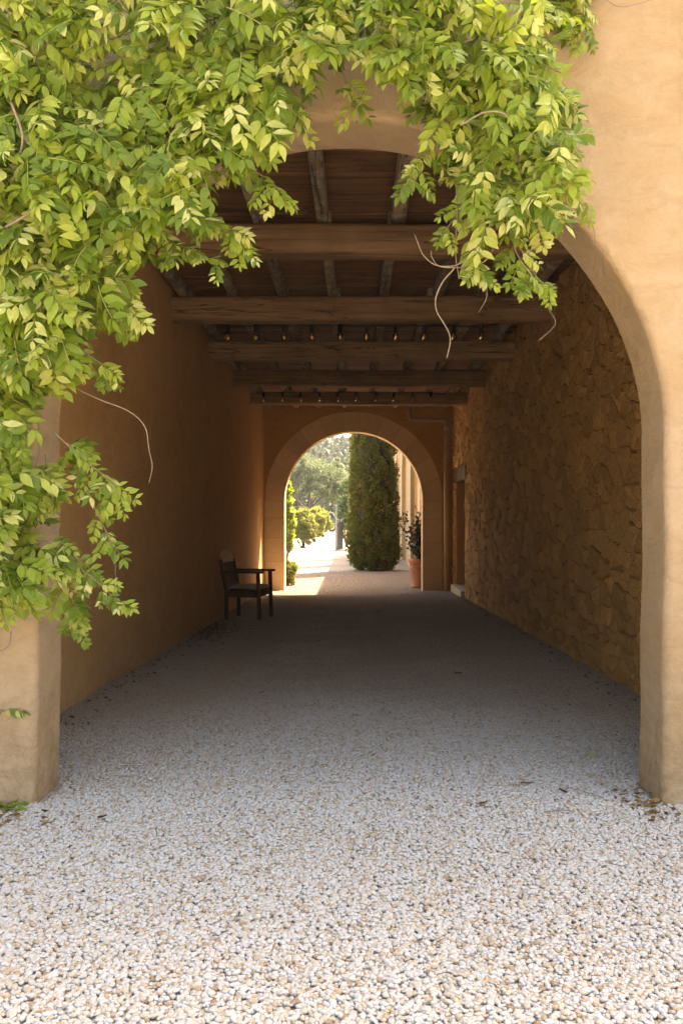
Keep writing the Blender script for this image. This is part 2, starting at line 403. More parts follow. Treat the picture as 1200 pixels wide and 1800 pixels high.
# ------------------------------------------------------------------ leaf clouds (shrubs, trees)
def leaf_cloud(P, Nrm, size, rg, aspect=0.45, spread=0.6, tint=None, up=0.0):
    """kite-shaped folded leaves: P centres, Nrm preferred pointing direction"""
    n = len(P)
    D = Nrm + rg.normal(0, spread, (n, 3)); D[:, 2] += up
    D /= np.linalg.norm(D, axis=1, keepdims=True) + 1e-9
    A = np.cross(D, rg.normal(0, 1, (n, 3))); A /= np.linalg.norm(A, axis=1, keepdims=True) + 1e-9
    B = np.cross(D, A)
    L = (size * rg.uniform(0.65, 1.3, n))[:, None]
    base = P - D * L * 0.5; tip = P + D * L * 0.5
    l = P - D * L * 0.08 + A * L * aspect * 0.5 + B * L * 0.10; r = P - D * L * 0.08 - A * L * aspect * 0.5 + B * L * 0.10
    V = np.stack([base, l, tip, r], 1).reshape(-1, 3)
    Fc = np.arange(n * 4).reshape(n, 4)
    T = np.repeat(rg.random(n) if tint is None else tint, 4)
    return V, Fc, T

def joinc(items):
    V, Fc, T, k = [], [], [], 0
    for v, f, t in items:
        V.append(v); Fc.append(np.asarray(f) + k); T.append(t); k += len(v)
    return np.vstack(V), np.vstack(Fc), np.concatenate(T)

def bush_cloud(c, rx, ry, rz, nclump, nleaf, size, rg, shell=0.75, aspect=0.45, flat=0.0, clump=0.26):
    """clumped ellipsoid crown centred on c"""
    items = []
    for _ in range(nclump):
        d = rg.normal(0, 1, 3); d /= np.linalg.norm(d)
        if d[2] < -0.85: d[2] *= -0.5
        rad = shell + (1 - shell) * rg.random() if rg.random() < 0.8 else rg.random() * shell
        cc = c + d * np.array([rx, ry, rz]) * rad * rg.uniform(0.85, 1.08)
        q = rg.normal(0, 1, (nleaf, 3)); q /= np.linalg.norm(q, axis=1, keepdims=True)
        q *= (rg.random(nleaf) ** 0.45)[:, None]
        cr = clump * (rx * ry * rz) ** (1 / 3) * rg.uniform(0.7, 1.35)
        P = cc + q * cr * np.array([1, 1, 0.8])
        t0 = rg.random() * 0.5
        items.append(leaf_cloud(P, q + d * 0.7, size, rg, aspect, tint=np.clip(t0 + rg.random(nleaf) * 0.5, 0, 0.999)))
    return joinc(items)

def stems(pairs, r0=0.03, n=6, bend=0.12):
    parts = []
    for a, b in pairs:
        a = np.asarray(a, float); b = np.asarray(b, float)
        m = (a + b) / 2 + rng.normal(0, bend, 3) * np.linalg.norm(b - a) * 0.5
        P = spline([a, m, b], 4); k = len(P)
        parts.append(tube(P, [r0 * (1 - 0.75 * i / (k - 1)) for i in range(k)], n))
    return merge(parts)

# ------------------------------------------------------------------ walls with an arched opening
def arch_wall(xl, xr, spring, Yf, Yb, x0, x1, z0, z1, fillet, nseg=48, wob=0.006, back_fillet=0.0):
    xc, a = (xl + xr) / 2, (xr - xl) / 2
    O, Nn, E = [], [], []
    zs = np.linspace(z0, spring, 14)
    for z in zs: O.append((xr, z)); Nn.append((1, 0)); E.append((x1, z))
    corner = [math.atan2(z1 - spring, x1 - xc), math.atan2(z1 - spring, x0 - xc)]
    ths = sorted(list(np.linspace(0, math.pi, nseg + 1)[1:-1]) + corner)
    for t in ths:
        c, s_ = math.cos(t), math.sin(t)
        O.append((xc + a * c, spring + a * s_)); Nn.append((c, s_))
        k = min(((x1 - xc) / c) if c > 1e-6 else ((x0 - xc) / c if c < -1e-6 else 1e9), (z1 - spring) / max(s_, 1e-6))
        E.append((xc + c * k, spring + s_ * k))
    for z in zs[::-1]: O.append((xl, z)); Nn.append((-1, 0)); E.append((x0, z))
    O, Nn, E = map(np.array, (O, Nn, E)); m = len(O)
    W = np.array([wob * mnoise.noise(Vector((p[0] * 1.7, p[1] * 1.7, 5))) * 2 for p in O])[:, None]
    rings = []
    def ring(P, Y): rings.append(np.column_stack([P[:, 0], np.full(m, Y), P[:, 1]]))
    ring(E, Yf)
    for k in (0.66, 0.33, 0.02): ring(O + Nn * fillet + (E - O - Nn * fillet) * k, Yf)
    for k in range(7):
        t = k / 6 * math.pi / 2
        ring(O + Nn * (fillet * (1 - math.sin(t)) + W), Yf + fillet * (1 - math.cos(t)))
    for k in (0.06, 0.35, 0.7, 0.95): ring(O + Nn * W, Yf + fillet + (Yb - back_fillet - Yf - fillet) * k)
    if back_fillet:
        for k in range(5):
            t = k / 4 * math.pi / 2
            ring(O + Nn * (back_fillet * (1 - math.cos(t)) + W), Yb - back_fillet * (1 - math.sin(t)))
    else: ring(O + Nn * W, Yb)
    ring(E, Yb); ring(E, Yf)
    V = np.vstack(rings); Fc = []
    for r in range(len(rings) - 1):
        for i in range(m - 1):
            Fc.append((r * m + i, r * m + i + 1, (r + 1) * m + i + 1, (r + 1) * m + i))
    return V, Fc

WALL_TOP = 4.9
YF, YB = 4.11, 4.47
XL, XR = -2.06, 2.26
FAR0, FAR1 = 19.56, 19.96
front = None
v, f = arch_wall(-1.53, 1.49, 1.80, YF, YB, -9, 9, -0.35, WALL_TOP, 0.038, wob=0.01, back_fillet=0.02)
front = tag(add('arched_wall', v, f, MAT['plaster_front'], smooth=True, origin=(0, YF, 0)), 'peach plaster wall with a rounded arch under the hanging vine', 'wall')

# left passage wall, gently uneven plaster
ysl = np.linspace(YB, FAR0, 90); zsl = np.linspace(-0.6, 4.1, 30); V = []; Fc = []
for y in ysl:
    for z in zsl:
        V.append((XL + 0.018 * mnoise.noise(Vector((3, y * 0.6, z * 0.7))) + 0.006 * mnoise.noise(Vector((9, y * 2.2, z * 2.2))), y, z))
nz = len(zsl)
for j in range(len(ysl) - 1):
    for i in range(nz - 1):
        Fc.append((j * nz + i, (j + 1) * nz + i, (j + 1) * nz + i + 1, j * nz + i + 1))
bv, bf = box(-2.55, XL - 0.06, YB + 0.002, FAR0 - 0.002, -0.6, 4.1)
V, Fc = merge([(np.array(V), Fc), (bv, bf)])
tag(add('plaster_wall', V, Fc, MAT['plaster_left'], smooth=False, origin=(XL, 12, 0)), 'smooth ochre plaster wall behind the wooden armchair', 'wall')
for p in bpy.data.objects['plaster_wall'].data.polygons: p.use_smooth = True

# ------------------------------------------------------------------ right rubble stone wall
DOOR0, DOOR1, DOORZ = 17.35, 19.1, 2.14
sw = empty('stone_wall', (XR, 12, -0.2), 'rough ochre rubble stone wall of the passage with a doorway', 'wall')
parts = [box(XR + 0.035, XR + 0.6, YB + 0.002, DOOR0, -0.6, 4.1), box(XR + 0.035, XR + 0.6, DOOR0, DOOR1, DOORZ + 0.30, 4.1), box(XR + 0.035, XR + 0.6, DOOR1, FAR0 - 0.002, -0.6, 4.1)]
for nm, (bv, bf) in zip(('mortar_bed', 'mortar_bed', 'mortar_bed'), parts):
    add(nm, bv, bf, MAT['mortar'], sw)

def clip(poly, px, py, nx, ny):
    out = []
    n = len(poly)
    for i in range(n):
        a, b = poly[i], poly[(i + 1) % n]
        da = (a[0] - px) * nx + (a[1] - py) * ny; db = (b[0] - px) * nx + (b[1] - py) * ny
        if da <= 0: out.append(a)
        if (da < 0 < db) or (db < 0 < da):
            t = da / (da - db); out.append((a[0] + (b[0] - a[0]) * t, a[1] + (b[1] - a[1]) * t))
    return out

def stone_cells(y0, y1, z0, z1, rg, hmin, hmax, wmin, wmax, zs=1.75):
    pts = []; z = z0
    while z < z1:
        h = rg.uniform(hmin, hmax); y = y0 - rg.uniform(0, 0.3)
        while y < y1:
            wd = (wmin + (wmax - wmin) * rg.random() ** 1.6) * (h / 0.15) ** 0.5
            pts.append((y + wd / 2, (z + h / 2 + rg.normal(0, 0.36) * h) * zs)); y += wd
        z += h
    P = np.array(pts); cells = []
    for i, (cy, cz) in enumerate(P):
        d = (P[:, 0] - cy) ** 2 + (P[:, 1] - cz) ** 2
        idx = np.argsort(d)[1:20]
        poly = [(cy - .6, cz - .6), (cy + .6, cz - .6), (cy + .6, cz + .6), (cy - .6, cz + .6)]
        for j in idx:
            qy, qz = P[j]
            poly = clip(poly, (cy + qy) / 2, (cz + qz) / 2, qy - cy, qz - cz)
            if len(poly) < 3: break
        if len(poly) >= 3: cells.append([(a, b / zs) for a, b in poly])
    return cells

def stone_mesh(poly, rg):
    """a faceted stone in the wall: rows of rings standing proud of the plane, returned in (out, y, z)"""
    P = np.array(poly); c = P.mean(0)
    pts = []
    n = len(P)
    for i in range(n):
        a, b = P[i], P[(i + 1) % n]; e = b - a; L = np.linalg.norm(e)
        k = 1 + int(L > 0.07) + int(L > 0.16)
        for q in range(k):
            pp = a + e * (q / k)
            if q: pp = pp + np.array([-e[1], e[0]]) / (L + 1e-6) * rg.normal(0, 0.015)
            pts.append(pp)
    P = np.array(pts); n = len(P)
    size = math.sqrt(max(np.ptp(P[:, 0]) * np.ptp(P[:, 1]), 1e-4))
    gap = rg.uniform(0.002, 0.007) if rg.random() < 0.6 else rg.uniform(0.008, 0.018)
    dirs = (c - P); dl = np.linalg.norm(dirs, axis=1, keepdims=True) + 1e-6; dirs /= dl
    proud = rg.uniform(0.005, 0.02) * min(1.0, size / 0.18)
    tilt = rg.normal(0, 0.05, 2)
    rings = []
    for ins, dep in ((gap, -0.05), (gap + 0.004, 0.35 * proud), (gap + 0.011 + rg.random() * 0.01, proud)):
        Q = P + dirs * np.minimum(ins, dl * 0.6)
        h = np.full(n, dep)
        if dep > 0: h = h * rg.uniform(0.7, 1.2, n) + ((Q - c) @ tilt) * (dep / proud)
        rings.append(np.column_stack([np.maximum(h, -0.05), Q]))
    mid = P + dirs * (dl * 0.55)
    rings.append(np.column_stack([proud * rg.uniform(0.85, 1.25, n) + (mid - c) @ tilt, mid]))
    V = np.vstack(rings + [np.array([[proud * rg.uniform(0.95, 1.3), c[0], c[1]]])])
    Fc = []
    for r in range(3):
        for i in range(n):
            Fc.append((r * n + i, r * n + (i + 1) % n, (r + 1) * n + (i + 1) % n, (r + 1) * n + i))
    for i in range(n): Fc.append((3 * n + i, 3 * n + (i + 1) % n, 4 * n))
    return V, Fc

srg = np.random.default_rng(21)
cells = stone_cells(YB, FAR0 + 0.1, -0.5, 4.05, srg, 0.07, 0.24, 0.10, 0.5)
near, rest = [], []
for poly in cells:
    P = np.array(poly); cy, cz = P.mean(0)
    if cz < DOORZ + 0.30 and DOOR0 - 0.25 < cy:
        if cy < (DOOR0 + DOOR1) / 2: poly = clip(poly, DOOR0, 0, 1, 0)
        else: poly = clip(poly, DOOR1, 0, -1, 0)
        if len(poly) < 3: continue
    poly = clip(poly, YB + 0.01, 0, -1, 0)
    poly = clip(poly, FAR0 - 0.01, 0, 1, 0) if len(poly) >= 3 else poly
    if len(poly) < 3: continue
    P = np.array(poly)
    if np.ptp(P[:, 0]) < 0.03 or np.ptp(P[:, 1]) < 0.025: continue
    cy, cz = P.mean(0)
    v, f = stone_mesh(poly, srg)
    V = np.column_stack([XR - v[:, 0], v[:, 1], v[:, 2]])
    px = VX + XR * F / cy; py = VY - (cz - EYE) * F / cy
    score = np.ptp(P[:, 0]) * np.ptp(P[:, 1]) / cy ** 2
    vis = px < 1150 and cz < 3.7 and cz > gz(cy) - 0.05
    (near if vis else rest).append((score, V, f))
near.sort(key=lambda t: -t[0])
for _, V, f in near[:300]:
    add('stone', V, f, MAT['rubble'], sw)
Vs, Fs, Ts, k = [], [], [], 0
for _, V, f in near[300:] + rest:
    Vs.append(V); Fs += [tuple(i + k for i in ff) for ff in f]; Ts.append(np.full(len(V), srg.random())); k += len(V)
tag(add('small_stones', np.vstack(Vs), Fs, MAT['rubble'], sw, attr=np.concatenate(Ts)), kind='stuff')
# doorway: reveal, lintel, door, step
bv, bf = box(XR + 0.02, XR + 0.6, DOOR1 + 0.004, DOOR1 + 0.05, -0.6, DOORZ); bv[:, 1] -= 0.03
add('door_reveal', bv, bf, MAT['plaster_left'], sw, bevel=0.01)
bv, bf = box(XR - 0.03, XR + 0.55, DOOR0 - 0.18, DOOR1 + 0.25, DOORZ, DOORZ + 0.33)
add('lintel', bv, bf, MAT['lintel'], sw, bevel=0.03)
bv, bf = box(XR + 0.42, XR + 0.47, DOOR0, DOOR1 - 0.04, -0.4, DOORZ)
add('door_leaf', bv, bf, MAT['lintel'], sw, bevel=0.005)
bv, bf = box(XR - 0.09, XR + 0.42, DOOR0 + 0.03, DOOR1 + 0.1, -0.55, -0.13)
add('doorstep', bv, bf, MAT['step'], sw, bevel=0.015)

# ------------------------------------------------------------------ far wall with its limestone arch
fa = empty('far_arched_wall', (0, FAR0, -0.32), 'ochre wall at the passage end with a round limestone arch', 'wall')
RIN, ROUT, SPR, XC = 1.58, 2.04, 1.75, -0.012
v, f = arch_wall(XC - ROUT, XC + ROUT, SPR, FAR0, FAR1 - 0.01, -6.5, 5.2, -0.7, 4.6, 0.002, wob=0)
add('wall', v, f, MAT['plaster_far'], fa, smooth=False)
# mortar core behind the blocks
v, f = arch_wall(XC - RIN - 0.012, XC + RIN + 0.012, SPR, FAR0 + 0.015, FAR1 - 0.02, XC - ROUT, XC + ROUT, -0.7, SPR + ROUT, 0.001, wob=0)
E = []
th = np.linspace(0, math.pi, 60)
core_out = []
V, Fc = [], []
prof = [(XC + (RIN + 0.012), -0.7)] + [(XC + (RIN + 0.012) * math.cos(t), SPR + (RIN + 0.012) * math.sin(t)) for t in th] + [(XC - (RIN + 0.012), -0.7)]
prof2 = [(XC + ROUT - 0.003, -0.7)] + [(XC + (ROUT - 0.003) * math.cos(t), SPR + (ROUT - 0.003) * math.sin(t)) for t in th] + [(XC - ROUT + 0.003, -0.7)]
n = len(prof)
for Y in (FAR0 + 0.012, FAR1 - 0.014):
    for p in prof: V.append((p[0], Y, p[1]))
    for p in prof2: V.append((p[0], Y, p[1]))
for i in range(n - 1):
    Fc += [(i, i + 1, n + i + 1, n + i), (2 * n + i, 3 * n + i, 3 * n + i + 1, 2 * n + i + 1), (i, 2 * n + i, 2 * n + i + 1, i + 1), (n + i, n + i + 1, 3 * n + i + 1, 3 * n + i)]
add('mortar_core', V, Fc, MAT['mortar'], fa)
NV = 13
edges = [0.0]
for i in range(NV): edges.append(edges[-1] + rng.uniform(0.85, 1.15))
edges = np.array(edges) / edges[-1] * math.pi
for i in range(NV):
    a0, a1 = edges[i] + 0.0016, edges[i + 1] - 0.0016
    ro = ROUT + rng.uniform(-0.015, 0.0) ; pr = rng.uniform(0.006, 0.016)
    V, Fc = [], []; m = 7
    for Y in (FAR0 - pr, FAR1 - 0.004):
        for r_ in (RIN, ro):
            for k in range(m):
                t = a0 + (a1 - a0) * k / (m - 1); V.append((XC + r_ * math.cos(t), Y, SPR + r_ * math.sin(t)))
    for k in range(m - 1):
        Fc += [(k, m + k, m + k + 1, k + 1), (2 * m + k, 2 * m + k + 1, 3 * m + k + 1, 3 * m + k), (k, k + 1, 2 * m + k + 1, 2 * m + k), (m + k, 3 * m + k, 3 * m + k + 1, m + k + 1)]
    Fc += [(0, 2 * m, 3 * m, m), (m - 1, 2 * m - 1, 4 * m - 1, 3 * m - 1)]
    add('voussoir', V, Fc, MAT['ashlar'], fa, bevel=0.005)
for side, zz in ((-1, [-0.65, 0.36, 0.9, 1.36, SPR]), (1, [-0.65, 0.18, 0.78, 1.33, SPR])):
    for a, b in zip(zz[:-1], zz[1:]):
        x0, x1 = XC + side * RIN, XC + side * (ROUT + rng.uniform(-0.02, 0.0))
        bv, bf = box(min(x0, x1), max(x0, x1), FAR0 - rng.uniform(0.006, 0.016), FAR1 - 0.004, a + 0.003, b - 0.003)
        add('jamb_block', bv, bf, MAT['ashlar'], fa, bevel=0.006)

# ------------------------------------------------------------------ timber ceiling
ZB = 3.61
tc = empty('timber_ceiling', (0.1, 12, ZB), 'old timber ceiling of dark beams joists and planks over the passage', 'ceiling')
def log(x0, x1, yc, zc, hw, hh, seed, axis=0, nlen=30):
    V, Fc = [], []
    sec = []
    for k in range(16):
        t = 2 * math.pi * k / 16; c, s_ = math.cos(t), math.sin(t); p = 0.42
        sec.append((math.copysign(abs(c) ** p, c), math.copysign(abs(s_) ** p, s_)))
    for i in range(nlen + 1):
        x = x0 + (x1 - x0) * i / nlen
        oy = 0.016 * mnoise.noise(Vector((x * 0.5, seed, 0))); oz = 0.018 * mnoise.noise(Vector((x * 0.5, seed, 7)))
        for k, (c, s_) in enumerate(sec):
            d = 1 + 0.05 * mnoise.noise(Vector((x * 1.3, seed + c * 1.2, s_ * 1.2))) + 0.02 * mnoise.noise(Vector((x * 5, seed + c * 3, s_ * 3)))
            a, b = yc + oy + c * hw * d, zc + oz + s_ * hh * d
            V.append((x, a, b) if axis == 0 else (a, x, b))
    for i in range(nlen):
        for k in range(16):
            q = (i * 16 + k, i * 16 + (k + 1) % 16, (i + 1) * 16 + (k + 1) % 16, (i + 1) * 16 + k)
            Fc.append(q if axis == 0 else q[::-1])
    Fc.append(tuple(range(16))); Fc.append(tuple(nlen * 16 + k for k in range(15, -1, -1)))
    return np.array(V), Fc
BEAMY = [7.30, 9.76, 12.14, 14.6, 17.05]
BH = [0.27, 0.29, 0.27, 0.28, 0.25]
for i, (y, h) in enumerate(zip(BEAMY, BH)):
    v, f = log(XL - 0.25, XR + 0.28, y, ZB + h / 2, 0.125, h / 2, 3.1 * i + 1)
    add('beam', v, f, MAT['beam'], tc, smooth=True)
JX = [-1.92, -1.36, -0.80, -0.235, 0.345, 0.925, 1.46, 2.05]
yb = [YB + 0.0] + BEAMY + [FAR0 + 0.0]
ZJ = ZB + 0.262
for b in range(6):
    y0, y1 = yb[b] - (0.06 if b else -0.01), yb[b + 1] + (0.06 if b < 5 else -0.01)
    for j, x in enumerate(JX):
        xx = x + rng.normal(0, 0.03); ww = rng.uniform(0.048, 0.066); hh = 0.065
        v, f = log(y0 + 0.004 * j, y1 - 0.003 * j, xx, ZJ + hh + rng.uniform(-0.002, 0.006) + 0.004 * (b % 2), ww, hh, b * 9 + j, axis=1, nlen=8)
        add('joist', v, f, MAT['joist'], tc, smooth=True)
y = YB + 0.012
while y < FAR0 - 0.05:
    wd = min(rng.uniform(0.15, 0.24), FAR0 - 0.004 - y)
    z0 = ZJ + 0.136 + rng.uniform(0, 0.012)
    bv, bf = box(XL + 0.0 - 0.03, XR + 0.0 + 0.003, y, y + wd - rng.uniform(0.003, 0.009), z0, z0 + 0.03)
    add('plank', bv, bf, MAT['plank'], tc)
    y += wd
bv, bf = box(-9.0, 9.0, YB + 0.002, FAR0 - 0.002, 4.12, 4.45)
add('floor_slab', bv, bf, MAT['plank'], tc)

# ------------------------------------------------------------------ rain pipe by the far wall
rp = empty('rain_pipe', (2.1, 19.42, -0.35), 'cream drain pipe bent over the far arch beside the stone wall', 'drain pipe')
px_, py_ = 2.095, 19.44
pts = [(px_, py_, -0.34), (px_, py_, 3.42)] 
v, f = tube(pts, 0.055, 14); add('downpipe', v, f, MAT['pipe'], rp, smooth=True)
arc = [(px_, py_, 3.40), (px_, py_, 3.50), (px_ - 0.025, py_, 3.555), (px_ - 0.08, py_, 3.58), (px_ - 0.74, py_, 3.60), (px_ - 0.80, py_, 3.63), (px_ - 0.83, py_, 3.69), (px_ - 0.835, py_, 3.84)]
v, f = tube(spline(arc, 4), 0.052, 14); add('elbow', v, f, MAT['pipe_grey'], rp, smooth=True)
for z in (0.5, 1.9, 3.38):
    v, f = lathe([(0.057, -0.03), (0.064, -0.03), (0.064, 0.03), (0.057, 0.03)], 16, (px_, py_, z)); add('collar', v, f, MAT['pipe'], rp)
for z in (0.1, 1.2, 2.6):
    bv, bf = box(px_ - 0.02, px_ + 0.02, py_ + 0.05, FAR0 + 0.02, z, z + 0.03); add('bracket', bv, bf, MAT['pipe_grey'], rp)
bv, bf = tube([(1.25, 19.45, 3.56), (1.25, 19.45, 3.83)], 0.02, 8); v2, f2 = tube([(1.10, 19.45, 3.57), (1.36, 19.45, 3.57)], 0.018, 8)
add('conduit', *merge([(bv, bf), (v2, f2)]), MAT['pipe_grey'], rp)

# ------------------------------------------------------------------ festoon lights
def festoon(label, Y, xs_px, z_of, ends, sag):
    xs_ = [(p - VX) * Y / F for p in xs_px]
    e = empty('string_lights', (xs_[0], Y, z_of - 0.1), label, 'string lights', 'unlit festoon bulbs under the ceiling')
    P = [np.array(ends[0])]
    for i, x in enumerate(xs_):
        P.append(np.array([x, Y, z_of]))
        if i < len(xs_) - 1: P.append(np.array([(x + xs_[i + 1]) / 2, Y, z_of + sag * rng.uniform(-0.4, 0.6)]))
    for q in ends[1:]: P.append(np.array(q))
    v, f = tube(spline(P, 4), 0.0085, 6); add('cable', v, f, MAT['black'], e, smooth=True)
    for x in xs_:
        tx = rng.normal(0, 0.006)
        s1, f1 = lathe([(0.0000, 0.0156), (0.0221, 0.0130), (0.0286, -0.0065), (0.0260, -0.0715), (0.0000, -0.0715)], 10, (x, Y, z_of))
        so_ = add('socket', s1, f1, MAT['black'], e, smooth=True)
        b1, bf1 = lathe([(0.0169, -0.0676), (0.0208, -0.0806), (0.0338, -0.1105), (0.0364, -0.1300), (0.0286, -0.1534), (0.0104, -0.1664), (0.0000, -0.1677)], 12, (x + tx, Y, z_of))
        add('bulb', b1, bf1, MAT['bulb'], so_, smooth=True)
        t1, tf1 = lathe([(0.0000, -0.0780), (0.0065, -0.0845), (0.0117, -0.1170), (0.0052, -0.1365), (0.0000, -0.1378)], 6, (x + tx, Y, z_of)); add('filament', t1, tf1, MAT['filament'], so_)
    return e
festoon('string of clear bulbs hung behind the second beam from the vine', 9.98, [400, 450, 500, 548, 597, 645, 695, 745, 797, 845], ZB + 0.015,
        [(-1.60, 9.97, ZB + 0.04), (1.72, 9.96, ZB + 0.04), (1.95, 9.94, ZB + 0.14), (2.10, 9.94, ZB + 0.22)], 0.015)
festoon('string of clear bulbs hung along the beam closest to the limestone arch', 16.86, [463, 497, 529, 562, 594, 626, 660, 692, 725, 757], ZB + 0.225,
        [(-1.92, 16.87, ZB + 0.21), (1.75, 16.86, ZB + 0.20), (1.85, 16.8, ZB + 0.26), (1.92, 16.6, ZB + 0.36)], 0.015)

# ------------------------------------------------------------------ armchair
ch = empty('armchair', (-1.60, 12.95, gz(12.95) + 0.012), 'dark slatted wooden armchair with a rounded back and grey seat cushion', 'chair', rz=R(-12))
def cadd(name, v, f, mat, bevel=0.006, parent=None):
    v = np.asarray(v, float); lo, hi = v.min(0), v.max(0); o_ = np.array([(lo[0] + hi[0]) / 2, (lo[1] + hi[1]) / 2, lo[2]])
    o = link(name, mesh(name, v - o_, f, mat), ch, o_)
    if bevel:
        b = o.modifiers.new('bevel', 'BEVEL'); b.width = bevel; b.segments = 2; b.limit_method = 'ANGLE'
    return o
def bar(p, q, wx, wy):
    """square bar from p to q in chair space, rising"""
    p, q = np.array(p, float), np.array(q, float)
    V = [p + (a * wx / 2, b * wy / 2, 0) for a, b in ((-1, -1), (1, -1), (1, 1), (-1, 1))] + [q + (a * wx / 2, b * wy / 2, 0) for a, b in ((-1, -1), (1, -1), (1, 1), (-1, 1))]
    return np.array(V), [(0, 3, 2, 1), (4, 5, 6, 7), (0, 1, 5, 4), (1, 2, 6, 5), (2, 3, 7, 6), (3, 0, 4, 7)]
def backx(z): return -0.25 - max(0, z - 0.42) * 0.20
for s_ in (-1, 1):
    v, f = bar((0.27, s_ * 0.29, 0), (0.25, s_ * 0.29, 0.70), 0.055, 0.045); cadd('leg', v, f, MAT['chair'])
    v1, f1 = bar((-0.25, s_ * 0.27, 0), (-0.25, s_ * 0.27, 0.42), 0.055, 0.045)
    cadd('leg', v1, f1, MAT['chair'])
    v2, f2 = bar((backx(0.42), s_ * 0.27, 0.42), (backx(0.90), s_ * 0.27, 0.90), 0.052, 0.045)
    cadd('back_post', v2, f2, MAT['chair'])
    bv, bf = box(-0.34, 0.33, s_ * 0.29 - 0.04, s_ * 0.29 + 0.04, 0.70, 0.735); 
    bv[[1, 2], 2] -= 0.0; cadd('armrest', bv, bf, MAT['chair'], 0.012)
    bv, bf = box(-0.22, 0.24, s_ * 0.275 - 0.014, s_ * 0.275 + 0.014, 0.34, 0.43); cadd('side_rail', bv, bf, MAT['chair'])
bv, bf = box(0.235, 0.265, -0.265, 0.265, 0.35, 0.43); cadd('front_rail', bv, bf, MAT['chair'])
bv, bf = box(-0.265, -0.235, -0.245, 0.245, 0.33, 0.42); cadd('rear_rail', bv, bf, MAT['chair'])
for k in range(6):
    x = -0.19 + k * 0.08; bv, bf = box(x - 0.033, x + 0.033, -0.26, 0.26, 0.431, 0.449); cadd('seat_slat', bv, bf, MAT['chair'], 0.003)
# cushion with soft edges
V, Fc = [], []; nu, nv = 13, 13
for top in (1, 0):
    for i in range(nu):
        for j in range(nv):
            u, w_ = i / (nu - 1) * 2 - 1, j / (nv - 1) * 2 - 1
            e = (1 - abs(u) ** 6) * (1 - abs(w_) ** 6)
            V.append((0.03 + u * 0.245, w_ * 0.255, 0.482 + (0.033 * e ** 0.5 if top else -0.031 * e ** 0.3)))
for t in (0, 1):
    for i in range(nu - 1):
        for j in range(nv - 1):
            q = [t * nu * nv + i * nv + j, t * nu * nv + (i + 1) * nv + j, t * nu * nv + (i + 1) * nv + j + 1, t * nu * nv + i * nv + j + 1]
            Fc.append(q if t == 0 else q[::-1])
o = cadd('cushion', V, Fc, MAT['cushion'], 0)
for p in o.data.polygons: p.use_smooth = True
for k in range(9):
    yy = -0.2 + k * 0.05
    v, f = bar((backx(0.52), yy, 0.52), (backx(0.86), yy, 0.86), 0.016, 0.032); cadd('slat', v, f, MAT['chair'], 0.003)
v, f = bar((backx(0.47), 0, 0.465), (backx(0.525), 0, 0.525), 0.03, 0.495); cadd('lower_rail', v, f, MAT['chair'])
# arched crest board
V, Fc = [], []; m = 17
prof = [(-0.246, 0.855)] + [(-0.246 * math.cos(math.pi * k / (m - 1)), 0.885 + 0.155 * math.sin(math.pi * k / (m - 1)) ** 0.8) for k in range(m)] + [(0.246, 0.855)]
for dx in (0.016, -0.016):
    for yy, zz in prof: V.append((backx(zz) + dx, yy, zz))
n = len(prof)
Fc = [tuple(range(n - 1, -1, -1)), tuple(range(n, 2 * n))] + [(i, (i + 1) % n, n + (i + 1) % n, n + i) for i in range(n)]
cadd('crest_rail', V, Fc, MAT['crest'], 0.004)

# ------------------------------------------------------------------ beyond the arch: facade with blind arches
fc = empty('house_facade', (1.9, 30, -0.32), 'pale plastered house front with stone filled blind arches past the limestone arch', 'house')
FX, FH = 1.86, 5.25
def recess(y0, y1, zt):
    yc, a = (y0 + y1) / 2, (y1 - y0) / 2
    return [(y0, -0.6), (y0, zt)] + [(yc - a * math.cos(t), zt + a * 1.15 * math.sin(t)) for t in np.linspace(0, math.pi, 14)[1:-1]] + [(y1, zt), (y1, -0.6)]
bays = [(21.2, 24.2), (25.2, 28.2), (30.6, 33.4), (35.6, 38.4)]
yprev = FAR1 + 0.004
pier_edges = []
for (a, b) in bays: pier_edges.append((yprev, a)); yprev = b
pier_edges.append((yprev, 41.0))
for a, b in pier_edges:
    bv, bf = box(FX, FX + 0.5, a, b, -0.7, FH); add('wall_pier', bv, bf, MAT['facade'], fc)
for a, b in bays:
    pr = recess(a, b, 2.55)[1:-1]
    V, Fc = [], []; m = len(pr)
    for X in (FX, FX + 0.13):
        for (yy, zz) in pr: V.append((X, yy, zz))
        for (yy, zz) in pr: V.append((X, yy, FH))
    for i in range(m - 1):
        Fc += [(i, m + i, m + i + 1, i + 1), (i, i + 1, 2 * m + i + 1, 2 * m + i)]
    add('arch_panel', V, Fc, MAT['facade'], fc)
    bv, bf = box(FX + 0.13, FX + 0.5, a + 0.003, b - 0.003, -0.7, FH - 0.003); add('infill', bv, bf, MAT['rubble'], fc)
bv, bf = box(FX - 0.12, FX + 0.62, FAR1 + 0.004, 41.1, FH, FH + 0.12); add('eave', bv, bf, MAT['terracotta'], fc)

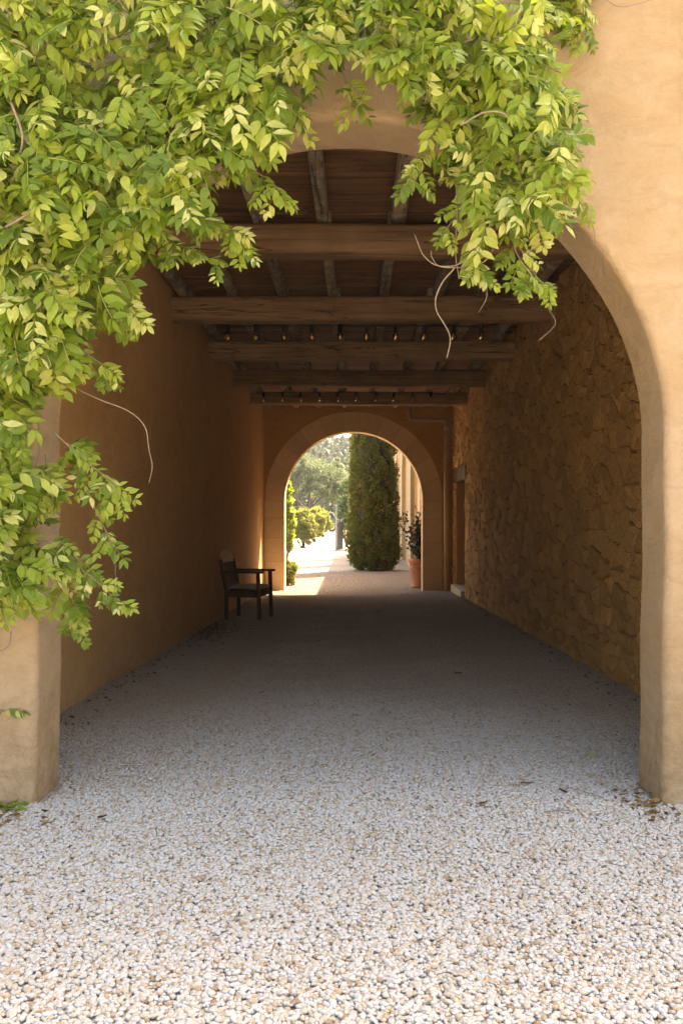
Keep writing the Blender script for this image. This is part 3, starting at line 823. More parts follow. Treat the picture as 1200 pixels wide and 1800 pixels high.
# cypresses
def cypress(name, x, y, rad, h, n, label, group, size):
    z0 = gz(y)
    e = empty(name, (x, y, z0), label, 'tree', group)
    rg = np.random.default_rng(int(x * 100 + y * 10))
    def prof(t): return rad * (np.minimum(1, (t + 0.02) / 0.05) ** 0.5) * np.clip((1 - t) / 0.45, 0, 1) ** 0.55 * (0.93 + 0.07 * np.sin(9 * t + x))
    nc = int(h * rad * 170)
    items = []
    per = n // nc
    for _ in range(nc):
        t = rg.random() ** 1.1; th_ = rg.uniform(0, 2 * math.pi); r_ = prof(np.array(t)) * rg.uniform(0.8, 1.06)
        cc = np.array([x + r_ * math.cos(th_), y + r_ * math.sin(th_), z0 + 0.08 + t * h])
        q = rg.normal(0, 1, (per, 3)); q /= np.linalg.norm(q, axis=1, keepdims=True); q *= (rg.random(per) ** 0.4)[:, None]
        cr = rg.uniform(0.07, 0.19) * (0.6 + 0.4 * rad / 0.7)
        P = cc + q * cr * np.array([1, 1, 1.5]); P[:, 2] = np.maximum(P[:, 2], z0 + 0.03)
        d = np.array([math.cos(th_), math.sin(th_), 0.9])
        tt = rg.random() * 0.55
        if rg.random() < 0.02: tt = 0.75
        items.append(leaf_cloud(P, q * 0.6 + d, size, rg, 0.5, 0.45, np.clip(tt + rg.random(per) * 0.3, 0, 0.99)))
    V, Fc, T = joinc(items)
    # dark core standing in for the inner twigs, added to block light
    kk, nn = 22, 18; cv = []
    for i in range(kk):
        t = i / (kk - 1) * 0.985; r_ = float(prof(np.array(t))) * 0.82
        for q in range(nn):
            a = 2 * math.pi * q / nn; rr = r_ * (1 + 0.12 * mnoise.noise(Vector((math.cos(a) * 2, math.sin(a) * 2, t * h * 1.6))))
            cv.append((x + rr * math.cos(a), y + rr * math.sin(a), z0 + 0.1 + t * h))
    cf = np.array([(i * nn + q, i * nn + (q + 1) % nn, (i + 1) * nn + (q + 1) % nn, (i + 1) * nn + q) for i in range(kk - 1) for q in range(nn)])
    tag(add('crown', V, Fc, MAT['cypress'], e, attr=T), kind='stuff')
    add('twig_core', np.array(cv), cf, MAT['twigs'], e)
    v, f = tube([(x, y, z0 - 0.1), (x, y, z0 + h * 0.5)], [0.1, 0.04], 8); add('trunk', v, f, MAT['bark'], e)
    return e
GC = 'cypresses in a row along the house front'
cypress('cypress_tree', 0.62, 26.9, 0.74, 8.6, 90000, 'broad clipped cypress with dense mossy green clumps beside the potted shrub', GC, 0.075)
cypress('cypress_tree', 0.78, 31.2, 0.55, 8.4, 16000, 'second cypress of the row, right behind the broad clipped one', GC, 0.11)
cypress('cypress_tree', 0.72, 35.4, 0.52, 8.6, 16000, 'third cypress of the row behind the broad clipped one', GC, 0.11)
cypress('cypress_tree', 0.32, 43.8, 0.62, 10.5, 14000, 'slim dark cypress at the far end of the row beside the gate', GC, 0.11)

# potted shrub
pot = empty('plant_pot', (1.60, 20.42, gz(20.42)), 'terracotta pot with a moulded rim and swags behind the limestone jamb', 'pot')
pc = (1.60, 20.42, gz(20.42) + 0.004)
v, f = lathe([(0, 0.0), (0.20, 0.0), (0.225, 0.02), (0.225, 0.05), (0.21, 0.07), (0.245, 0.30), (0.268, 0.52), (0.272, 0.60), (0.30, 0.61), (0.31, 0.64), (0.305, 0.68), (0.285, 0.70), (0.255, 0.69), (0.25, 0.62), (0.0, 0.62)], 32, pc)
add('pot_body', v, f, MAT['terracotta'], pot, smooth=True)
for k in range(8):
    a0 = 2 * math.pi * k / 8; P = []
    for q in range(9):
        a = a0 + q / 8 * 2 * math.pi / 8; zz = 0.53 - 0.07 * math.sin(math.pi * q / 8); rr = 0.268 - (0.53 - zz) * 0.1
        P.append((pc[0] + rr * math.cos(a), pc[1] + rr * math.sin(a), pc[2] + zz))
    v, f = tube(P, [0.008 + 0.008 * math.sin(math.pi * q / 8) for q in range(9)], 6); add('swag', v, f, MAT['terracotta'], pot, smooth=True)
v, f = lathe([(0.0, 0.64), (0.15, 0.645), (0.25, 0.635)], 20, pc); add('soil', v, f, MAT['bark'], pot)
ps = empty('potted_shrub', (1.60, 20.42, gz(20.42) + 0.62), 'dark glossy leaved shrub growing in the terracotta pot', 'shrub')
rg = np.random.default_rng(5)
b0 = np.array([1.60, 20.42, gz(20.42) + 0.63]); tips = []
for k in range(20):
    a = rg.uniform(0, 6.28); r_ = rg.uniform(0.05, 0.42); tips.append(b0 + np.array([r_ * math.cos(a), r_ * math.sin(a), rg.uniform(0.35, 1.42) * (1 - 0.4 * r_)]))
v, f = stems([(b0 + rg.normal(0, 0.02, 3) * (1, 1, 0), t) for t in tips], 0.012, 5); add('stem', v, f, MAT['bark'], ps)
P = []
for t in tips:
    for q in range(42):
        u = rg.uniform(0.35, 1.05); P.append(b0 + (t - b0) * u + rg.normal(0, 0.07, 3))
P = np.array(P); V, Fc, T = leaf_cloud(P, (P - b0) * (1, 1, 0.5), 0.12, rg, 0.55, 0.6)
tag(add('foliage', V, Fc, MAT['darkleaf'], ps, attr=T), kind='stuff')

def shrub(name, px, pyb, pyt, wpx, Y, mat, label, nclump, nleaf, size, cat='shrub', group=None, aspect=0.45, seed=0, zb=None, trunk=True, ry=None):
    rg = np.random.default_rng(seed + 100)
    b = at(px, pyb, Y); t = at(px, pyt, Y); zb = gz(Y) if zb is None else zb
    rx = wpx * Y / F / 2; h = t[2] - zb
    e = empty(name, (b[0], Y, zb), label, cat, group)
    c = np.array([b[0], Y, zb + h * 0.52])
    V, Fc, T = bush_cloud(c, rx * 0.88, (ry or rx) * 0.88, h * 0.48, nclump, nleaf, size, rg, aspect=aspect)
    V[:, 2] = np.maximum(V[:, 2], zb + 0.02)
    tag(add('foliage', V, Fc, mat, e, attr=T), kind='stuff')
    v, f = stems([((b[0] + rg.normal(0, 0.05), Y + rg.normal(0, 0.05), zb - 0.05), c + rg.normal(0, 0.35, 3) * (rx, rx, h * 0.6)) for _ in range(7)], 0.02 + 0.008 * h, 5)
    add('stem', v, f, MAT['bark'], e)
    return e
GY = 'yellow shrubs hedging the drive'
shrub('yellow_shrub', 532, 955, 893, 50, 46, MAT['yellow'], 'yellow green shrub at the drive edge below the olive tree, closest to the arch', 120, 170, 0.11, group=GY, seed=1)
shrub('yellow_shrub', 552, 945, 890, 46, 53, MAT['yellow'], 'yellow green shrub in the middle of the hedge below the olive tree', 100, 160, 0.12, group=GY, seed=2)
shrub('yellow_shrub', 568, 938, 893, 34, 61, MAT['yellow'], 'yellow green shrub at the hedge end beside the parked car', 90, 150, 0.13, group=GY, seed=3)
shrub('climbing_shrub', 502, 962, 838, 30, 30, MAT['vine'], 'tall leafy green climber just past the left limestone jamb', 110, 80, 0.13, seed=4, aspect=0.5)
shrub('low_shrub', 507, 1036, 984, 34, 21.0, MAT['yellow'], 'small yellow green plant at the foot of the left limestone jamb', 50, 45, 0.08, seed=5)
shrub('green_shrub', 609, 965, 838, 34, 46.5, MAT['green'], 'green shrub growing beside the grey gate post', 70, 110, 0.10, seed=6)
shrub('garden_shrub', 480, 955, 850, 60, 52, MAT['green'], 'rounded green shrub behind the leafy climber', 50, 100, 0.14, seed=8)

# olive tree
ot = empty('olive_tree', (-2.9, 64, gz(64)), 'silvery olive tree spreading above the yellow hedge', 'tree')
rg = np.random.default_rng(11)
b0 = np.array([-3.55, 64, gz(64)]); fork = b0 + (0.05, 0, 1.9)
ends = [fork + np.array(d) for d in ((-1.7, 0.3, 2.0), (-0.7, -0.6, 2.9), (0.5, 0.5, 3.0), (1.6, -0.3, 2.6), (2.4, 0.4, 1.7), (0.9, -1.0, 1.9), (-1.2, 0.9, 1.6))]
v, f = stems([(b0 - (0, 0, 0.1), fork)], 0.16, 8, 0.03); add('trunk', v, f, MAT['bark'], ot)
v, f = stems([(fork - (0, 0, 0.12), t) for t in ends], 0.085, 6, 0.1); add('branches', v, f, MAT['bark'], ot)
items = []
for c, rr in [(fork + (-1.3, 0, 2.0), 1.3), (fork + (0.2, 0, 2.9), 1.5), (fork + (1.7, 0, 2.4), 1.4), (fork + (2.6, 0.2, 1.2), 1.1), (fork + (0.8, -0.7, 1.7), 1.1)]:
    items.append(bush_cloud(c, rr, rr, rr * 0.85, 60, 110, 0.16, rg, 0.55, 0.28, clump=0.3))
V, Fc, T = joinc(items); tag(add('crown', V, Fc, MAT['olive'], ot, attr=T), kind='stuff')
# trees of the mid distance behind it
def midtree(px, pyt, wpx, Y, mat, label, seed, size=0.3):
    rg = np.random.default_rng(seed); t = at(px, pyt, Y); zb = gz(Y) if Y < 84 else hz(t[0], Y); rx = wpx * Y / F / 2; h = t[2] - zb
    e = empty('garden_tree', (t[0], Y, zb), label, 'tree', 'trees between the garden and the hill')
    c = np.array([t[0], Y, zb + h * 0.62]); items = []
    for _ in range(7):
        items.append(bush_cloud(c + rg.normal(0, 0.45, 3) * (rx, rx, h * 0.4), rx * 0.55, rx * 0.55, h * 0.24, 22, 70, size, rg, 0.6))
    V, Fc, T = joinc(items); tag(add('crown', V, Fc, mat, e, attr=T), kind='stuff')
    v, f = stems([((t[0], Y, zb - 0.1), c + (0, 0, h * 0.1))], 0.18, 7, 0.03); add('trunk', v, f, MAT['bark'], e)
midtree(585, 812, 60, 84, MAT['olive'], 'pale grey green tree rising behind the olive tree', 31)
midtree(520, 822, 70, 88, MAT['olive'], 'pale green tree behind the olive on the side of the leafy climber', 32)
midtree(600, 846, 46, 78, MAT['green'], 'green tree behind the gate shrub', 33)

# wooded hill
rg = np.random.default_rng(17); items = []
for _ in range(430):
    Y = 100 + 150 * rg.random() ** 0.8; px = rg.uniform(430, 700); x = (px - VX) * Y / F
    z = hz(x, Y); h = rg.uniform(3.5, 7.0); rx = rg.uniform(1.0, 1.9)
    nl = 170
    u = rg.random(nl); th_ = rg.uniform(0, 6.28, nl)
    conic = rg.random() < 0.5
    rr = rx * ((1 - u) ** 0.7 if conic else np.sqrt(np.clip(1 - (2 * u - 1) ** 2, 0.05, 1))) * rg.uniform(0.6, 1.05, nl)
    lump = 1 + 0.3 * np.sin(th_ * 3 + u * 8)
    P = np.column_stack([x + rr * lump * np.cos(th_), Y + rr * lump * np.sin(th_), z + h * (0.12 + 0.88 * u)])
    D = np.column_stack([np.cos(th_), np.sin(th_), np.full(nl, 0.5)])
    t0 = rg.random() * 0.6
    items.append(leaf_cloud(P, D, 0.75, rg, 0.6, 0.5, np.clip(t0 + rg.random(nl) * 0.35, 0, 0.99)))
V, Fc, T = joinc(items)
tag(add('hill_wood', V, Fc, MAT['hillwood'], attr=T), 'hazy wood of pines and oaks covering the far hillside', 'wood', kind='stuff')

# gate
gt = empty('metal_gate', (-0.80, 41.8, gz(41.8)), 'grey metal gate post with a narrow dark open leaf on the drive', 'gate')
bv, bf = box(-0.93, -0.84, 41.76, 41.86, -0.34, 1.05); add('post', bv, bf, MAT['gatemetal'], gt, bevel=0.008)
v, f = tube([(-0.86, 41.81, 1.0), (-0.86, 41.81, 2.0)], 0.022, 8); add('rod', v, f, MAT['gatemetal'], gt)
bv, bf = box(0, 1.3, -0.02, 0.02, 0.05, 1.30); a = R(79)
bv = np.column_stack([-0.82 + bv[:, 0] * math.cos(a) - bv[:, 1] * math.sin(a), 41.9 + bv[:, 0] * math.sin(a) + bv[:, 1] * math.cos(a), bv[:, 2] - 0.32])
add('leaf_panel', bv, bf, MAT['gatedark'], gt, bevel=0.004)

# parked car, side on
CY = 72.0; cz = gz(CY); cx0 = at(590, 0, CY)[0]
car = empty('parked_car', (cx0 - 2.0, CY, cz), 'dark grey car parked past the yellow hedge', 'car')
prof = [(0.0, 0.42), (0.02, 0.85), (0.12, 1.0), (0.5, 1.05), (0.75, 1.55), (1.0, 1.64), (2.5, 1.66), (3.1, 1.12), (4.1, 1.0), (4.3, 0.75), (4.3, 0.38)]
def under(xc): return [(xc + 0.38 * math.cos(t), 0.38 + 0.40 * math.sin(t)) for t in np.linspace(0, math.pi, 9)]
prof = prof + under(3.45) + under(0.85)
def carx(u): return cx0 + 0.55 - u
V = [(carx(x), CY - 0.88, cz + z) for x, z in prof] + [(carx(x), CY + 0.88, cz + z) for x, z in prof]; n = len(prof)
Fc = [tuple(range(n)), tuple(range(2 * n - 1, n - 1, -1))] + [(i, n + i, n + (i + 1) % n, (i + 1) % n) for i in range(n)]
add('body', V, Fc, MAT['carpaint'], car, bevel=0.05)
for pts in ([(0.62, 1.1), (0.86, 1.52), (1.45, 1.58), (1.45, 1.1)], [(1.52, 1.1), (1.52, 1.58), (2.42, 1.58), (2.95, 1.12)]):
    m = len(pts); V = [(carx(x), CY - 0.895, cz + z) for x, z in pts] + [(carx(x), CY - 0.87, cz + z) for x, z in pts]
    add('side_window', V, [tuple(range(m)), tuple(range(2 * m - 1, m - 1, -1))] + [(i, m + i, m + (i + 1) % m, (i + 1) % m) for i in range(m)], MAT['carglass'], car)
for xw in (0.85, 3.45):
    for yy in (CY - 0.9, CY + 0.68):
        def disc(r_, y0, y1, k=22):
            V = [(carx(xw) + r_ * math.cos(2 * math.pi * q / k), y_, cz + 0.34 + r_ * math.sin(2 * math.pi * q / k)) for y_ in (y0, y1) for q in range(k)]
            return V, [tuple(range(k)), tuple(range(2 * k - 1, k - 1, -1))] + [(q, k + q, k + (q + 1) % k, (q + 1) % k) for q in range(k)]
        wh = add('wheel', *disc(0.34, yy, yy + 0.22), MAT['tyre'], car, bevel=0.02)
        add('rim', *disc(0.21, yy - 0.012, yy + 0.1), MAT['rim'], wh)
bv, bf = box(carx(0.02) - 0.03, carx(0.02) + 0.05, CY - 0.86, CY - 0.6, cz + 0.8, cz + 0.95); add('tail_light', bv, bf, plain('tail_red', (0.3, 0.02, 0.02), 0.3), car)

# ------------------------------------------------------------------ wisteria
def compound_leaf(rg, npair, L, ll):
    """pinnate leaf along +Y, upper face +Z: stalk strip and paired leaflets"""
    V, Fc, T = [], [], []
    droop = rg.uniform(0.1, 0.5); side = rg.normal(0, 0.12)
    def axis(t): return np.array([side * L * t * t, L * t, -droop * L * t * t])
    ts = np.linspace(0, 1, 7); w_ = 0.0018
    for t in ts:
        c = axis(t); V += [c + (-w_, 0, 0), c + (w_, 0, 0), c + (0, 0, w_ * 1.6)]
    for i in range(6):
        for k in range(3): Fc.append((i * 3 + k, i * 3 + (k + 1) % 3, (i + 1) * 3 + (k + 1) % 3, (i + 1) * 3 + k))
    T += [0.75] * len(V)
    prof = [(0.0, 0.05), (0.2, 0.72), (0.42, 1.0), (0.66, 0.78), (0.86, 0.32), (1.0, 0.02)]
    sp = []
    for k in range(npair):
        t = 0.22 + 0.74 * k / max(npair - 1, 1)
        for s_ in (-1, 1): sp.append((t + rg.normal(0, 0.012), s_))
    sp.append((1.0, 0))
    for t, s_ in sp:
        b = axis(min(t, 1.0)); d0 = axis(min(t, 1) + 0.02) - axis(min(t, 1) - 0.02); d0 /= np.linalg.norm(d0)
        ang = s_ * R(rg.uniform(42, 68)) if s_ else rg.normal(0, 0.15)
        lat = np.array([1.0, 0, 0])
        d = d0 * math.cos(ang) + lat * math.sin(ang); d[2] += rg.normal(-0.12, 0.16); d /= np.linalg.norm(d)
        nrm = np.array([rg.normal(0, 0.2) , rg.normal(0, 0.15), 1.0]); nrm -= d * nrm.dot(d); nrm /= np.linalg.norm(nrm)
        a = np.cross(d, nrm)
        size = ll * (0.72 + 0.42 * math.sin(math.pi * min(0.95, 0.15 + 0.75 * t))) * rg.uniform(0.88, 1.12); wd = size * rg.uniform(0.20, 0.27)
        fold = rg.uniform(0.1, 0.4); curl = rg.uniform(0.05, 0.35); wav = rg.uniform(-0.25, 0.25)
        tt = rg.random() * 0.22; k0 = len(V)
        for u, pw in prof:
            c = b + d * size * (0.05 + u) - nrm * curl * size * u * u
            e = a * wd * pw; lift = nrm * fold * wd * pw
            V += [c - e + lift * (1 + wav), c, c + e + lift * (1 - wav)]; T += [tt + 0.03, tt, tt + 0.03]
        for i in range(len(prof) - 1):
            for q in range(2):
                Fc.append((k0 + i * 3 + q, k0 + i * 3 + q + 1, k0 + (i + 1) * 3 + q + 1, k0 + (i + 1) * 3 + q))
    return np.array(V), np.array(Fc), np.array(T)

vrg = np.random.default_rng(3)
LEAVES = [compound_leaf(vrg, int(vrg.integers(4, 7)), vrg.uniform(0.13, 0.20), vrg.uniform(0.054, 0.074)) for _ in range(16)]
LMESH = [mesh('leaf', v, f, MAT['vine'], True, t) for v, f, t in LEAVES]

vine = empty('wisteria_vine', (-1.7, 4.0, 0.0), 'bright green wisteria hanging in thick clumps over the arched wall', 'vine')

def inpoly(px, py, poly):
    c = False; n = len(poly); j = n - 1
    for i in range(n):
        if (poly[i][1] > py) != (poly[j][1] > py) and px < (poly[j][0] - poly[i][0]) * (py - poly[i][1]) / (poly[j][1] - poly[i][1]) + poly[i][0]: c = not c
        j = i
    return c
# clump outlines on the wall, with how far each stands out from it and how many leaves it has
MASS = [
    # top band, left shoulder, left column, right hanging clump, sprig on the plain wall
    ([(-60, -90), (945, -90), (950, 20), (945, 90), (925, 140), (800, 140), (760, 110), (690, 75), (600, 85), (520, 115), (470, 190), (300, 230), (-60, 250)], 0.10, 0.62, 900),
    ([(-60, 180), (480, 180), (455, 225), (400, 250), (345, 270), (320, 330), (290, 365), (240, 390), (190, 400), (-60, 420)], 0.10, 0.66, 640),
    ([(-60, 400), (235, 385), (205, 430), (200, 480), (165, 510), (130, 560), (120, 610), (-60, 640)], 0.10, 0.60, 290),
    ([(-60, 600), (100, 590), (75, 650), (45, 690), (75, 760), (110, 800), (75, 850), (80, 900), (60, 970), (20, 1030), (-60, 1050)], 0.08, 0.50, 270),
    ([(800, 120), (930, 100), (965, 180), (978, 260), (978, 310), (950, 355), (900, 380), (862, 370), (835, 320), (815, 250), (800, 190)], 0.08, 0.55, 340),
    ([(935, -60), (1010, -60), (1005, 0), (975, 0)], 0.03, 0.12, 26),
]
SPRIGS = [  # hanging shoots: polyline in the photo's wall frame, depth, leaves
    ([(345, 250), (430, 290), (478, 322), (500, 345)], 3.75, 9), ([(300, 340), (350, 380), (400, 400), (430, 440)], 3.75, 13), ([(250, 380), (300, 420), (330, 440), (400, 470)], 3.75, 12),
    ([(170, 440), (215, 490), (225, 540), (230, 560)], 3.7, 9), ([(120, 600), (180, 640), (215, 665)], 3.75, 6), ([(95, 760), (150, 810), (200, 850), (215, 885)], 3.8, 12), ([(150, 860), (185, 930), (195, 960)], 3.85, 5),
    ([(70, 940), (130, 990), (180, 1030), (215, 1065)], 3.85, 11), ([(100, 1000), (125, 1060), (125, 1110)], 3.9, 7), ([(60, 950), (120, 960), (150, 1010)], 3.85, 6),
    ([(790, 220), (745, 285), (712, 325)], 3.8, 7), ([(830, 330), (800, 380), (775, 415)], 3.8, 5), ([(850, 370), (830, 440), (835, 470), (855, 490)], 3.8, 9), ([(890, 380), (905, 440), (930, 480), (945, 505)], 3.8, 7),
    ([(905, 420), (945, 490), (975, 500)], 3.8, 4), ([(940, 330), (950, 370), (940, 400)], 3.85, 7), ([(965, 300), (1010, 345), (1035, 360)], 3.95, 5), ([(955, 200), (990, 230), (1005, 270)], 3.95, 5),
    ([(960, 120), (985, 140), (995, 165)], 3.95, 4), ([(1005, -10), (1030, 30), (1025, 80)], 3.98, 8), ([(940, -20), (985, 5), (1000, 30)], 3.98, 5),
    ([(600, 120), (615, 165), (625, 190)], 3.85, 4), ([(700, 110), (720, 160)], 3.85, 4), ([(500, 170), (520, 195), (505, 225)], 3.85, 6), ([(740, 130), (765, 180), (770, 205)], 3.9, 4),
]
inst = []
def put(p, d, nrm, scale):
    d = d / np.linalg.norm(d); nrm = nrm - d * nrm.dot(d); nrm /= np.linalg.norm(nrm) + 1e-9
    inst.append((np.asarray(p, float), d, nrm, scale, int(vrg.integers(len(LEAVES)))))
for poly, dmin, dmax, cnt in MASS:
    xs_ = [p[0] for p in poly]; ys_ = [p[1] for p in poly]
    k = 0; nodes = []
    while k < cnt:
        # leaves come in tufts round a shoot tip
        x, y = vrg.uniform(min(xs_), max(xs_)), vrg.uniform(min(ys_), max(ys_))
        if not inpoly(x, y, poly): continue
        u = vrg.random()
        depth = dmin + (dmax - dmin) * u ** 0.8
        m = int(vrg.integers(2, 6))
        p0 = at(x, y, YF - depth)
        for _ in range(m):
            p = p0 + vrg.normal(0, 0.035, 3)
            d = np.array([vrg.normal(0, 0.75), -0.45 + vrg.normal(0, 0.35), -0.55 + vrg.normal(0, 0.5)])
            nrm = np.array([vrg.normal(0, 0.35), -0.75, 0.7 + vrg.normal(0, 0.3)])
            p[1] = min(p[1], YF - 0.06)
            put(p, d, nrm, vrg.uniform(0.75, 1.2)); k += 1
tubes = []
for pl, Y, cnt in SPRIGS:
    P = spline([at(a, b, Y + 0.02 * math.sin(i * 2)) for i, (a, b) in enumerate(pl)], 8)
    tubes.append((P, 0.0035))
    m = len(P)
    for q in range(cnt):
        t = 0.12 + 0.86 * (q + vrg.random() * 0.6) / cnt; i = min(int(t * (m - 1)), m - 2)
        p = P[i]; tan = P[i + 1] - P[i]; tan /= np.linalg.norm(tan)
        d = tan * 0.5 + np.array([(-1) ** q * 0.7 + vrg.normal(0, 0.3), -0.3 + vrg.normal(0, 0.3), -0.5 + vrg.normal(0, 0.3)])
        put(p, d, np.array([vrg.normal(0, 0.3), -0.85, 0.5]), vrg.uniform(0.6, 0.95) * (1 - 0.25 * t))
# the 300 that show largest are separate leaves, the rest one mass
def score(it):
    p = it[0]; px = VX + p[0] * F / p[1]; py = VY - (p[2] - EYE) * F / p[1]
    return (it[3] / p[1]) * (1 if -40 < px < 1200 and -60 < py < 1800 else 0.1) * (1.0 if p[1] < 3.72 else 0.8)
inst.sort(key=lambda it: -score(it))
def frame(d, nrm): 
    x = np.cross(d, nrm); return np.column_stack([x, d, nrm])
items = []
vl = np.array(vine.location)
for i, (p, d, nrm, s_, k) in enumerate(inst):
    Rm = frame(d, nrm)
    if i < 300:
        o = bpy.data.objects.new('leaf', LMESH[k]); C.objects.link(o); o.parent = vine
        m4 = Matrix.Identity(4)
        for r_ in range(3):
            for c_ in range(3): m4[r_][c_] = Rm[r_, c_] * s_
            m4[r_][3] = p[r_] - vl[r_]
        o.matrix_local = m4
    else:
        v, f, t = LEAVES[k]
        items.append((p + (v * s_) @ Rm.T, f, (t + vrg.random()) % 1.0 * np.ones(len(t)) if False else np.mod(t + vrg.random(), 1.0)))
V, Fc, T = joinc(items)
tag(add('foliage', V, Fc, MAT['vine'], vine, attr=T, smooth=True), kind='stuff')
for P, r_ in tubes:
    v, f = tube(P, [r_ * (1 - 0.5 * i / len(P)) for i in range(len(P))], 5); add('shoot', v, f, MAT['stem'], vine, smooth=True)
# woody stems on the wall
WOOD = [([(-40, 1130), (20, 980), (40, 820), (60, 690), (30, 560), (60, 420), (150, 280), (300, 170), (480, 110), (700, 60), (900, 40)], 4.03, 0.018),
        ([(-40, 900), (10, 760), (45, 640), (20, 470), (90, 330), (230, 230), (380, 150)], 4.0, 0.014),
        ([(700, 70), (820, 120), (880, 230), (900, 330), (895, 400)], 3.92, 0.010), ([(860, 60), (940, 40), (985, 10), (1010, -40)], 4.04, 0.008)]
for pl, Y, r_ in WOOD:
    P = spline([at(a, b, Y) + vrg.normal(0, 0.015, 3) for a, b in pl], 8)
    v, f = tube(P, [r_ * (1 - 0.5 * i / len(P)) for i in range(len(P))], 7); add('stem', v, f, MAT['stem'], vine, smooth=True)
TEND = [([(800, 470), (775, 500), (765, 540), (790, 590), (785, 630)], 3.8, 0.004), ([(875, 380), (820, 455), (775, 468), (745, 450), (728, 412)], 3.78, 0.0032), ([(880, 400), (850, 460), (780, 470), (760, 455), (757, 440)], 3.8, 0.003),
        ([(800, 300), (803, 380), (800, 440), (806, 490)], 3.78, 0.003), ([(905, 230), (915, 330), (905, 420)], 3.6, 0.004), ([(810, 220), (850, 198), (885, 200), (902, 225)], 3.5, 0.004), ([(70, 620), (120, 672), (170, 700), (225, 722), (255, 750), (262, 790), (268, 820), (262, 848)], 3.8, 0.0036),
        ([(205, 960), (203, 1000), (205, 1040)], 3.85, 0.0018), ([(850, 480), (855, 520), (840, 550)], 3.8, 0.0025), ([(985, 130), (990, 200), (988, 250)], 4.0, 0.003), ([(1030, 2), (1060, -2), (1090, 12), (1145, 0)], 4.06, 0.003),
        ([(1040, 390), (1045, 420), (1035, 440)], 4.0, 0.0018), ([(68, 740), (70, 780), (62, 830)], 3.9, 0.004), ([(10, 400), (60, 370), (120, 330)], 3.45, 0.006), ([(20, 180), (40, 240), (30, 290)], 3.45, 0.006), ([(925, 470), (950, 510), (965, 545), (975, 570), (945, 600)], 3.8, 0.002),
        ([(20, 1110), (15, 1135), (-10, 1150)], 3.95, 0.004), ([(640, 160), (620, 195), (590, 205), (585, 175)], 3.8, 0.002)]
for pl, Y, r_ in TEND:
    P = spline([at(a, b, Y + vrg.normal(0, 0.02)) for a, b in pl], 8)
    v, f = tube(P, [r_ * (1 - 0.45 * i / len(P)) for i in range(len(P))], 6); add('tendril', v, f, MAT['stem'], vine, smooth=True)

# ------------------------------------------------------------------ small things on the ground
def sprout(name, pts_px, Y, label, n, sc_=0.8):
    p0 = at(*pts_px, Y); z0 = gz(Y)
    e = empty(name, (p0[0], Y, max(p0[2] - 0.02, z0)), label, 'plant')
    for k in range(n):
        i = int(vrg.integers(len(LMESH))); o = bpy.data.objects.new('leaf', LMESH[i]); C.objects.link(o); o.parent = e
        a = 2 * math.pi * k / n + vrg.normal(0, 0.3)
        d = np.array([math.cos(a), math.sin(a) - 0.2, 0.45]); d /= np.linalg.norm(d); nr = np.array([0, -0.5, 1.0]); nr -= d * nr.dot(d); nr /= np.linalg.norm(nr)
        Rm = frame(d, nr); m4 = Matrix.Identity(4)
        for r_ in range(3):
            for c_ in range(3): m4[r_][c_] = Rm[r_, c_] * sc_
        o.matrix_local = m4
    return e
sprout('vine_seedling', (-12, 1428), 4.02, 'small green seedling at the foot of the left pillar', 6, 0.8)
sprout('vine_sprig', (-5, 1250), 4.02, 'little leaf sprig poking out low on the left pillar', 4, 0.6)
bpy.data.objects['vine_sprig'].location.y = YF - 0.01
sprout('weed', (1040, 1326), 4.95, 'tiny weed in the gravel near the right pillar', 5, 0.28)

def fallen(px, py, size, rot, tint, label):
    Y = 1.4 * F / (py - VY); 
    for _ in range(4): Y = (EYE - gz(Y)) * F / (py - VY)
    x = (px - VX) * Y / F; z = gz(Y) + 0.022
    V, Fc = [], []
    prof = [(0, 0.03), (0.25, 0.35), (0.5, 0.42), (0.8, 0.2), (1, 0.01)]
    for u, pw in prof:
        cz_ = 0.25 * size * (u - 0.5) ** 2
        V += [(size * (u - 0.5), -pw * size * 0.5, cz_ + 0.12 * size), (size * (u - 0.5), 0, cz_), (size * (u - 0.5), pw * size * 0.5, cz_ + 0.1 * size)]
    for i in range(4):
        for q in range(2): Fc.append((i * 3 + q, i * 3 + q + 1, (i + 1) * 3 + q + 1, (i + 1) * 3 + q))
    o = link('fallen_leaf', mesh('fallen_leaf', V, Fc, MAT['dryleaf'], True, [tint] * len(V)), None, (x, Y, z), (vrg.normal(0, 0.2), vrg.normal(0, 0.2), rot))
    return tag(o, label, 'leaf', 'fallen leaves on the gravel')
